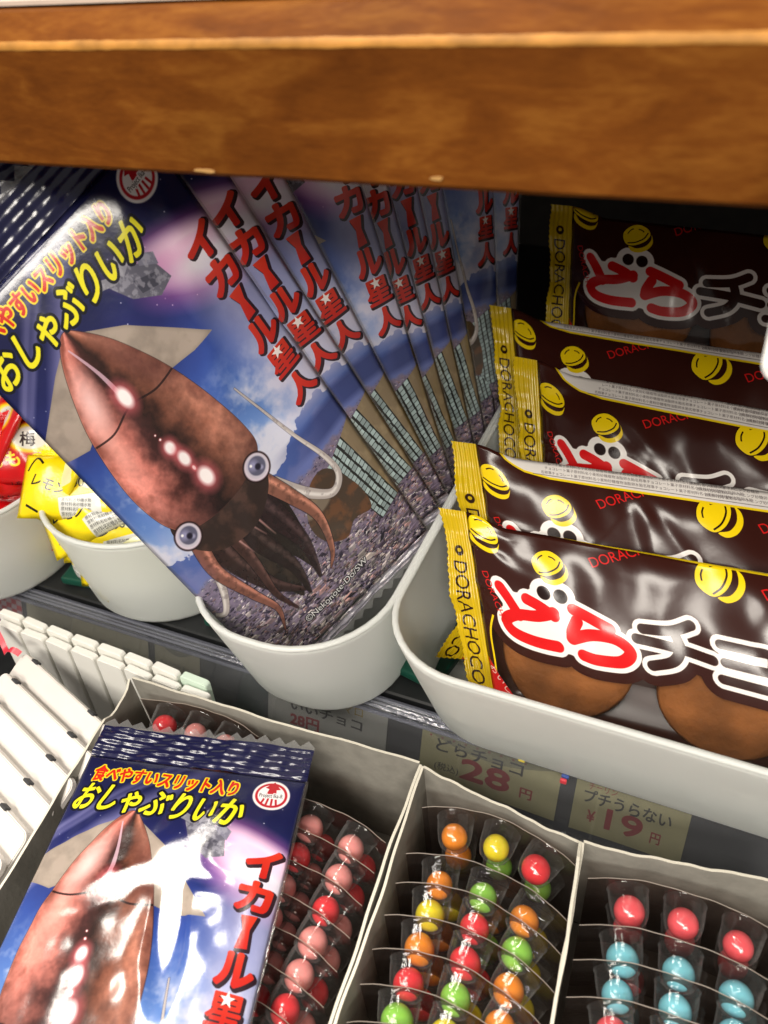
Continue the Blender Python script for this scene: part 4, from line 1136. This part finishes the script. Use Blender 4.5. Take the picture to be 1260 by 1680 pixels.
def sheet_me(w, h, bow, seed, foil=False):
    bm = bmesh.new(); nx, ny = 30, 10; th = .00014
    def pt(i, j):
        u = i / nx; x = (u - .5) * w; y = bow * (1 - (2 * u - 1) ** 2) + .0006 * fbm1(u * 4, seed)
        return x, y, -h * j / ny
    A = [[bm.verts.new(pt(i, j)) for i in range(nx + 1)] for j in range(ny + 1)]
    for j in range(ny):
        for i in range(nx):
            f = bm.faces.new((A[j][i], A[j + 1][i], A[j + 1][i + 1], A[j][i + 1])); f.smooth = True
    # the cut edge
    for i in range(nx):
        a, b = pt(i, 0), pt(i + 1, 0)
        q = [bm.verts.new((a[0], a[1] - th, a[2] + .0001)), bm.verts.new((b[0], b[1] - th, b[2] + .0001)), bm.verts.new((b[0], b[1] + th, b[2] + .0003)), bm.verts.new((a[0], a[1] + th, a[2] + .0003))]
        f = bm.faces.new(q); f.material_index = 1
    me = bpy.data.meshes.new('sheet'); bm.to_mesh(me); bm.free(); me.materials.append(M['foil'] if foil else M['blister']); me.materials.append(M['blister_edge']); return me
def blister(label, cx_, cy_, z, yaw, lean, w, bow, cols, rows_, colours, group, sheet, xoff=None, rowstep=.0118, dx2=.0015):
    root = empty('candy_blister', (cx_, cy_, z), label, 'candy pack', group)
    root.rotation_euler = (lean, 0, yaw)
    link_part('sheet', sheet, root)
    k = 0
    for r_ in range(rows_):
        for c_ in range(cols):
            u = (c_ + .5) / cols if xoff is None else xoff[c_]
            x = (u - .5) * w + dx2 * r_; y = bow * (1 - (2 * u - 1) ** 2) * .9
            ang = -bow * 4 * (2 * u - 1) / w
            zz = -.0078 - rowstep * r_ * 1.3
            cup = link_part('blister_cup', CUP, root); cup.location = (x, y, zz); cup.rotation_euler = (0, 0, ang)
            b = link_part('candy_ball', BALL[colours[k % len(colours)]], root); k += 1
            off = Vector((0, -.0082, -.0006)); off.rotate(cup.rotation_euler)
            b.location = Vector((x, y, zz)) + off; b.rotation_euler = (random.random() * 3, random.random() * 3, random.random() * 3)
            s_ = random.uniform(.95, 1.04); b.scale = (s_, s_, s_ * random.uniform(.94, 1.02))
    return root
O_, Y_, G_, R_, P_, S_, B_ = 'orange', 'yellow', 'green', 'red', 'pink', 'rose', 'blue'
mid_rows = [(O_, Y_, R_, O_, G_, G_), (O_, G_, O_, Y_, O_, Y_), (Y_, R_, G_, O_, G_, Y_), (O_, R_, O_, O_, R_, Y_), (R_, G_, O_, R_, Y_, R_), (G_, Y_, O_, R_, O_, R_), (Y_, O_, R_, G_, Y_, O_), (R_, Y_, G_, O_, G_, Y_)]
ordn = ['rearmost', 'second from the back', 'third from the back', 'fourth from the back', 'fifth from the back', 'sixth from the back', 'seventh from the back', 'eighth from the back']
desc = {O_: 'orange', Y_: 'yellow', G_: 'green', R_: 'red', P_: 'pink', S_: 'rose', B_: 'pale blue'}
def blab(k, c, where):
    tops = ('all top balls ' + desc[c[0]]) if len(set(c[:3])) == 1 else 'top balls %s, %s, %s' % tuple(desc[q] for q in c[:3])
    return '%s blister in the %s carton, %s' % (ordn[k], where, tops)
w2 = .069; sh2 = [sheet_me(w2, .060, .0085, k) for k in range(2)]
ys2 = [.1635, .1415, .1287, .1152, .1020, .0888, .0758, .0628]
for k, y in enumerate(ys2):
    c = mid_rows[k]
    blister(blab(k, c, 'middle'), -.0480 + (.1635 - y) * .055, y - .0035, -.3265 - (0 if k else 0) * .001, -.03, -.02, w2, .0085, 3, 2, c, 'candy blisters in the middle carton', sh2[k % 2], xoff=(.2, .5, .8), dx2=.0015 if k == 0 else .0045)
right_rows = [(S_, S_, S_, S_, S_, S_), (B_, B_, B_, S_, B_, B_), (B_, B_, B_, B_, S_, B_), (S_, S_, S_, Y_, G_, B_), (B_, S_, B_, B_, S_, B_), (S_, S_, B_, B_, S_, B_), (B_, B_, S_, B_, S_, B_)]
w3 = .076; sh3 = [sheet_me(w3, .060, .007, 7)]
ys3 = [.1600, .1410, .1278, .1145, .1010, .0880, .0750]
for k, y in enumerate(ys3):
    c = right_rows[k]
    blister(blab(k, c, 'right'), .0292 + (.16 - y) * .05, y - .0015, -.3270, .05, -.02, w3, .007, 3, 2, c, 'candy blisters in the right carton', sh3[0], xoff=(.21, .50, .79), dx2=.001 if k == 0 else .004)
pink_rows = [(P_, P_, P_, R_, R_, R_), (P_, R_, P_, P_, P_, R_), (P_, P_, R_, P_, P_, P_), (P_, P_, P_, P_, P_, P_), (P_, R_, P_, P_, P_, R_), (R_, P_, R_, P_, R_, P_), (P_, P_, P_, R_, P_, P_), (P_, R_, P_, P_, P_, R_)]
w1 = .070; sh1 = [sheet_me(w1, .060, .0055, 9), sheet_me(w1, .060, .0055, 12)]
ys1 = [.1395, .1258, .1120, .0990, .0862, .0735, .0605]
for k, y in enumerate(ys1):
    c = pink_rows[k]
    blister('%s blister of pink and red balls right of the lying squid pack' % ordn[k], -.1262 + (.1395 - y) * .055, y + .0015, -.3265, -.01, .02, w1, .0055, 3, 2, c, 'candy blisters in the long carton', sh1[k % 2], xoff=(.17, .47, .80), dx2=.004)
for k, y in enumerate((.1655, .150, .136)):
    blister('%s blister of red and pink balls behind the lying squid pack' % ordn[k], -.2045, y, -.3255 - (.004 if k else 0), .03, .0, w1, .004, 3, 2, (R_, P_, P_, R_, P_, R_), 'candy blisters in the long carton', sh1[0], xoff=(.22, .49, .76))

# ------------------------------------------------------------------ white plastic pieces at the left
def stick_me(w, l, th, cap):
    bm = plate_bm(rounded(w, l, .0022, 4), th, bevel=.0004)
    for v in bm.verts: v.co.z -= l / 2
    me = bpy.data.meshes.new('body'); bm.to_mesh(me); bm.free(); me.materials.append(cap); return me
stk = stick_me(.0172, .060, .0042, M['whitecap']); stm = stick_me(.0172, .060, .0042, M['mint'])
order = ['leftmost', 'second', 'third', 'fourth', 'fifth', 'sixth', 'seventh', 'eighth']
for r_, (y, z) in enumerate(((.1868, -.3235), (.1806, -.3250))):
    for k in range(8):
        x = -.3490 + .0186 * k + r_ * .004
        last = (k == 7 and r_ == 0)
        o = bpy.data.objects.new('white_case', stm if last else stk); COL.objects.link(o)
        o.location = (x, y - k * .0003, z); o.rotation_euler = (math.radians(-4), 0, math.radians(-3 + random.uniform(-2, 2)))
        tag(o, ('mint' if last else 'white') + ' flat case, %s from left, %s row by the price rail' % (order[k], 'back' if r_ == 0 else 'front'), 'case', 'rows of white flat plastic cases')
def wide_plate_me(w=.088, l=.062, th=.0036):
    P = []
    r = .004
    P = rounded(w, l, r, 5)
    bm = plate_bm(P, th, bevel=.0005)
    for v in bm.verts: v.co.z -= l / 2; v.co.x += w / 2
    me = bpy.data.meshes.new('body'); bm.to_mesh(me); bm.free(); me.materials.append(M['white']); return me
wp = wide_plate_me()
slot_bm = box_bm((0, -.0006, .0000), (.0048, .0036, .0014), .0003); slot_me = bpy.data.meshes.new('slot'); slot_bm.to_mesh(slot_me); slot_bm.free(); slot_me.materials.append(M['slot'])
for k in range(8):
    A = Vector((-.3185 - .0012 * k, .1672 - .0140 * k, -.3235)); ang = math.radians(-17)
    root = empty('white_rack_plate', A, 'broad white slotted plate, %s in the slanting stack by the long carton' % ordn[k], 'plate', 'slanting stack of broad white plates')
    root.rotation_euler = (math.radians(-60), 0, ang)
    link_part('body', wp, root)
    for sx_ in (.012, .066):
        s_ = link_part('slot', slot_me, root); s_.location = (sx_, -.0004, .0002)

# ribbon and pink things in the far left
rib = bmesh.new(); pr = []
for i in range(25):
    t = i / 24; x = -.352 + .034 * t; y = .172 - .010 * t + .002 * math.sin(t * 7); z = -.3225 + .0045 * math.sin(t * 9)
    pr.append((rib.verts.new((x, y - .0015, z)), rib.verts.new((x + .001, y + .0015, z + .0012))))
for a, b in zip(pr[:-1], pr[1:]):
    f = rib.faces.new((a[0], a[1], b[1], b[0])); f.smooth = True
o = mesh_obj('ribbon', rib, plain('red_ribbon', (.70, .03, .06), .35)); tag(o, 'thin twisted red ribbon on the white plates at the left edge', 'ribbon')

# ------------------------------------------------------------------ price rail with its cards
rail = empty('price_rail', (-.1, .197, -.345), 'clear acrylic price rail running along the front of the upper step', 'rail')
def slab(x0, x1, pA, pB, th, name, mat, parent, nseg=1, bow=None):
    """a thin sheet between the lines (y,z)=pA and pB"""
    d = Vector((0, pB[0] - pA[0], pB[1] - pA[1])); n_ = Vector((0, -d.z, d.y)).normalized() * th / 2
    bm = bmesh.new(); rows = []
    for i in range(nseg + 1):
        x = x0 + (x1 - x0) * i / nseg; off = bow(x) if bow else 0
        q = [Vector((x, pA[0] + off, pA[1])) + n_, Vector((x, pB[0] + off, pB[1])) + n_, Vector((x, pB[0] + off, pB[1])) - n_, Vector((x, pA[0] + off, pA[1])) - n_]
        rows.append([bm.verts.new(v) for v in q])
    for a, b in zip(rows[:-1], rows[1:]):
        for k in range(4): bm.faces.new((a[k], a[(k + 1) % 4], b[(k + 1) % 4], b[k]))
    bm.faces.new(rows[0][::-1]); bm.faces.new(rows[-1])
    bmesh.ops.recalc_face_normals(bm, faces=bm.faces[:])
    return rebase(mesh_obj(name, bm, mat), parent)
RK = 1.068
def rk(p): return (p[0] * RK, p[1] * RK)
for a_, b_, t_, nm, mt_ in (((.2005, -.3245), (.1878, -.3560), .0010, 'front_sheet', 'acryl'), ((.2040, -.3225), (.1920, -.3560), .0010, 'rear_sheet', 'acryl'),
                       ((.2002, -.3232), (.2014, -.3226), .0014, 'top_lip', 'acryl_edge'), ((.2022, -.3228), (.2030, -.3224), .0010, 'top_ridge', 'acryl_edge'), ((.2014, -.3236), (.2044, -.3226), .0006, 'top_web', 'acryl'), ((.2040, -.3220), (.2050, -.3216), .0012, 'top_lip', 'acryl_edge'), ((.1990, -.3262), (.1998, -.3246), .0016, 'bead', 'acryl_edge'),
                       ((.2056, -.3240), (.2066, -.3222), .0010, 'rear_bead', 'acryl_edge'), ((.1860, -.3572), (.1945, -.3572), .0012, 'bottom_lip', 'acryl_edge')):
    slab(-.75, .35, rk(a_), rk(b_), t_, nm, M[mt_], rail)
cards = [(3, -.352, -.262, 0.0, 'beige price card behind the rail over the white cases'), (3, -.258, -.228, .001, 'small beige price card behind the rail above the corner of the long carton'),
         (2, -.184, -.116, 0.0, 'pale price card with mustard heading behind the rail below the squid bin'), (0, -.098, -.030, .0012, 'cream price card with a red 28 left of the coloured clips'),
         (1, -.023, .026, .0003, 'cream price card with a red 19 right of the coloured clips'), (4, -.44, -.356, 0.0, 'red and white checked card behind the left end of the rail')]
imgs = {}
for kind, x0, x1, off, lab in cards:
    x0 *= RK; x1 *= RK
    if kind not in imgs: imgs[kind] = printed('price_card_%d' % kind, paint_card(kind), rough=.5, bs=None, spec=.3)
    bm = bmesh.new(); uvl = bm.loops.layers.uv.new('UVMap'); nseg = 14
    topp, bot = rk((.2012, -.3262)), rk((.1898, -.3545)); A = []
    for i in range(nseg + 1):
        t = i / nseg; x = x0 + (x1 - x0) * t; b_ = off + .0008 * math.sin(math.pi * t)
        A.append([bm.verts.new((x, topp[0] + b_ * .6, topp[1] - off)), bm.verts.new((x, bot[0] + b_ * .6, bot[1])), bm.verts.new((x, topp[0] + b_ * .6 + .0003, topp[1] - off)), bm.verts.new((x, bot[0] + b_ * .6 + .0003, bot[1]))])
    for i in range(nseg):
        f = bm.faces.new((A[i][0], A[i][1], A[i + 1][1], A[i + 1][0]))
        for l, (u, v) in zip(f.loops, ((i, 1), (i, 0), (i + 1, 0), (i + 1, 1))): l[uvl].uv = (u / nseg, v)
        f = bm.faces.new((A[i][2], A[i + 1][2], A[i + 1][3], A[i][3])); f.material_index = 1
        f = bm.faces.new((A[i][0], A[i + 1][0], A[i + 1][2], A[i][2])); f.material_index = 1
    o = mesh_obj('price_card', bm, [imgs[kind], M['cut']]); tag(o, lab, 'price card', 'price cards in the rail')
    c_ = Vector(((x0 + x1) / 2, bot[0], bot[1])); o.data.transform(Matrix.Translation(-c_)); o.location = c_
# a small red and blue clip on the rail
cl = empty('rail_clip', W(925, 1278, z=-.342), 'small red and blue plastic clip on the price rail', 'clip')
mesh_obj('red_half', box_bm((0, -.0007, -.0008), (.0032, .0016, .0030), .0006, 2), plain('red_plastic', (.66, .06, .08), .3), cl)
mesh_obj('blue_half', box_bm((.0004, .0010, .0008), (.0036, .0016, .0018), .0006, 2), plain('blue_plastic', (.05, .09, .30), .3), cl)
cy = mesh_obj('yellow_clip', box_bm((0, 0, 0), (.0034, .0018, .0024), .0006, 2), plain('yellow_plastic', (.74, .60, .10), .3), loc=W(856, 1246, z=-.341)); tag(cy, 'small yellow plastic clip on the price rail left of the red one', 'clip')
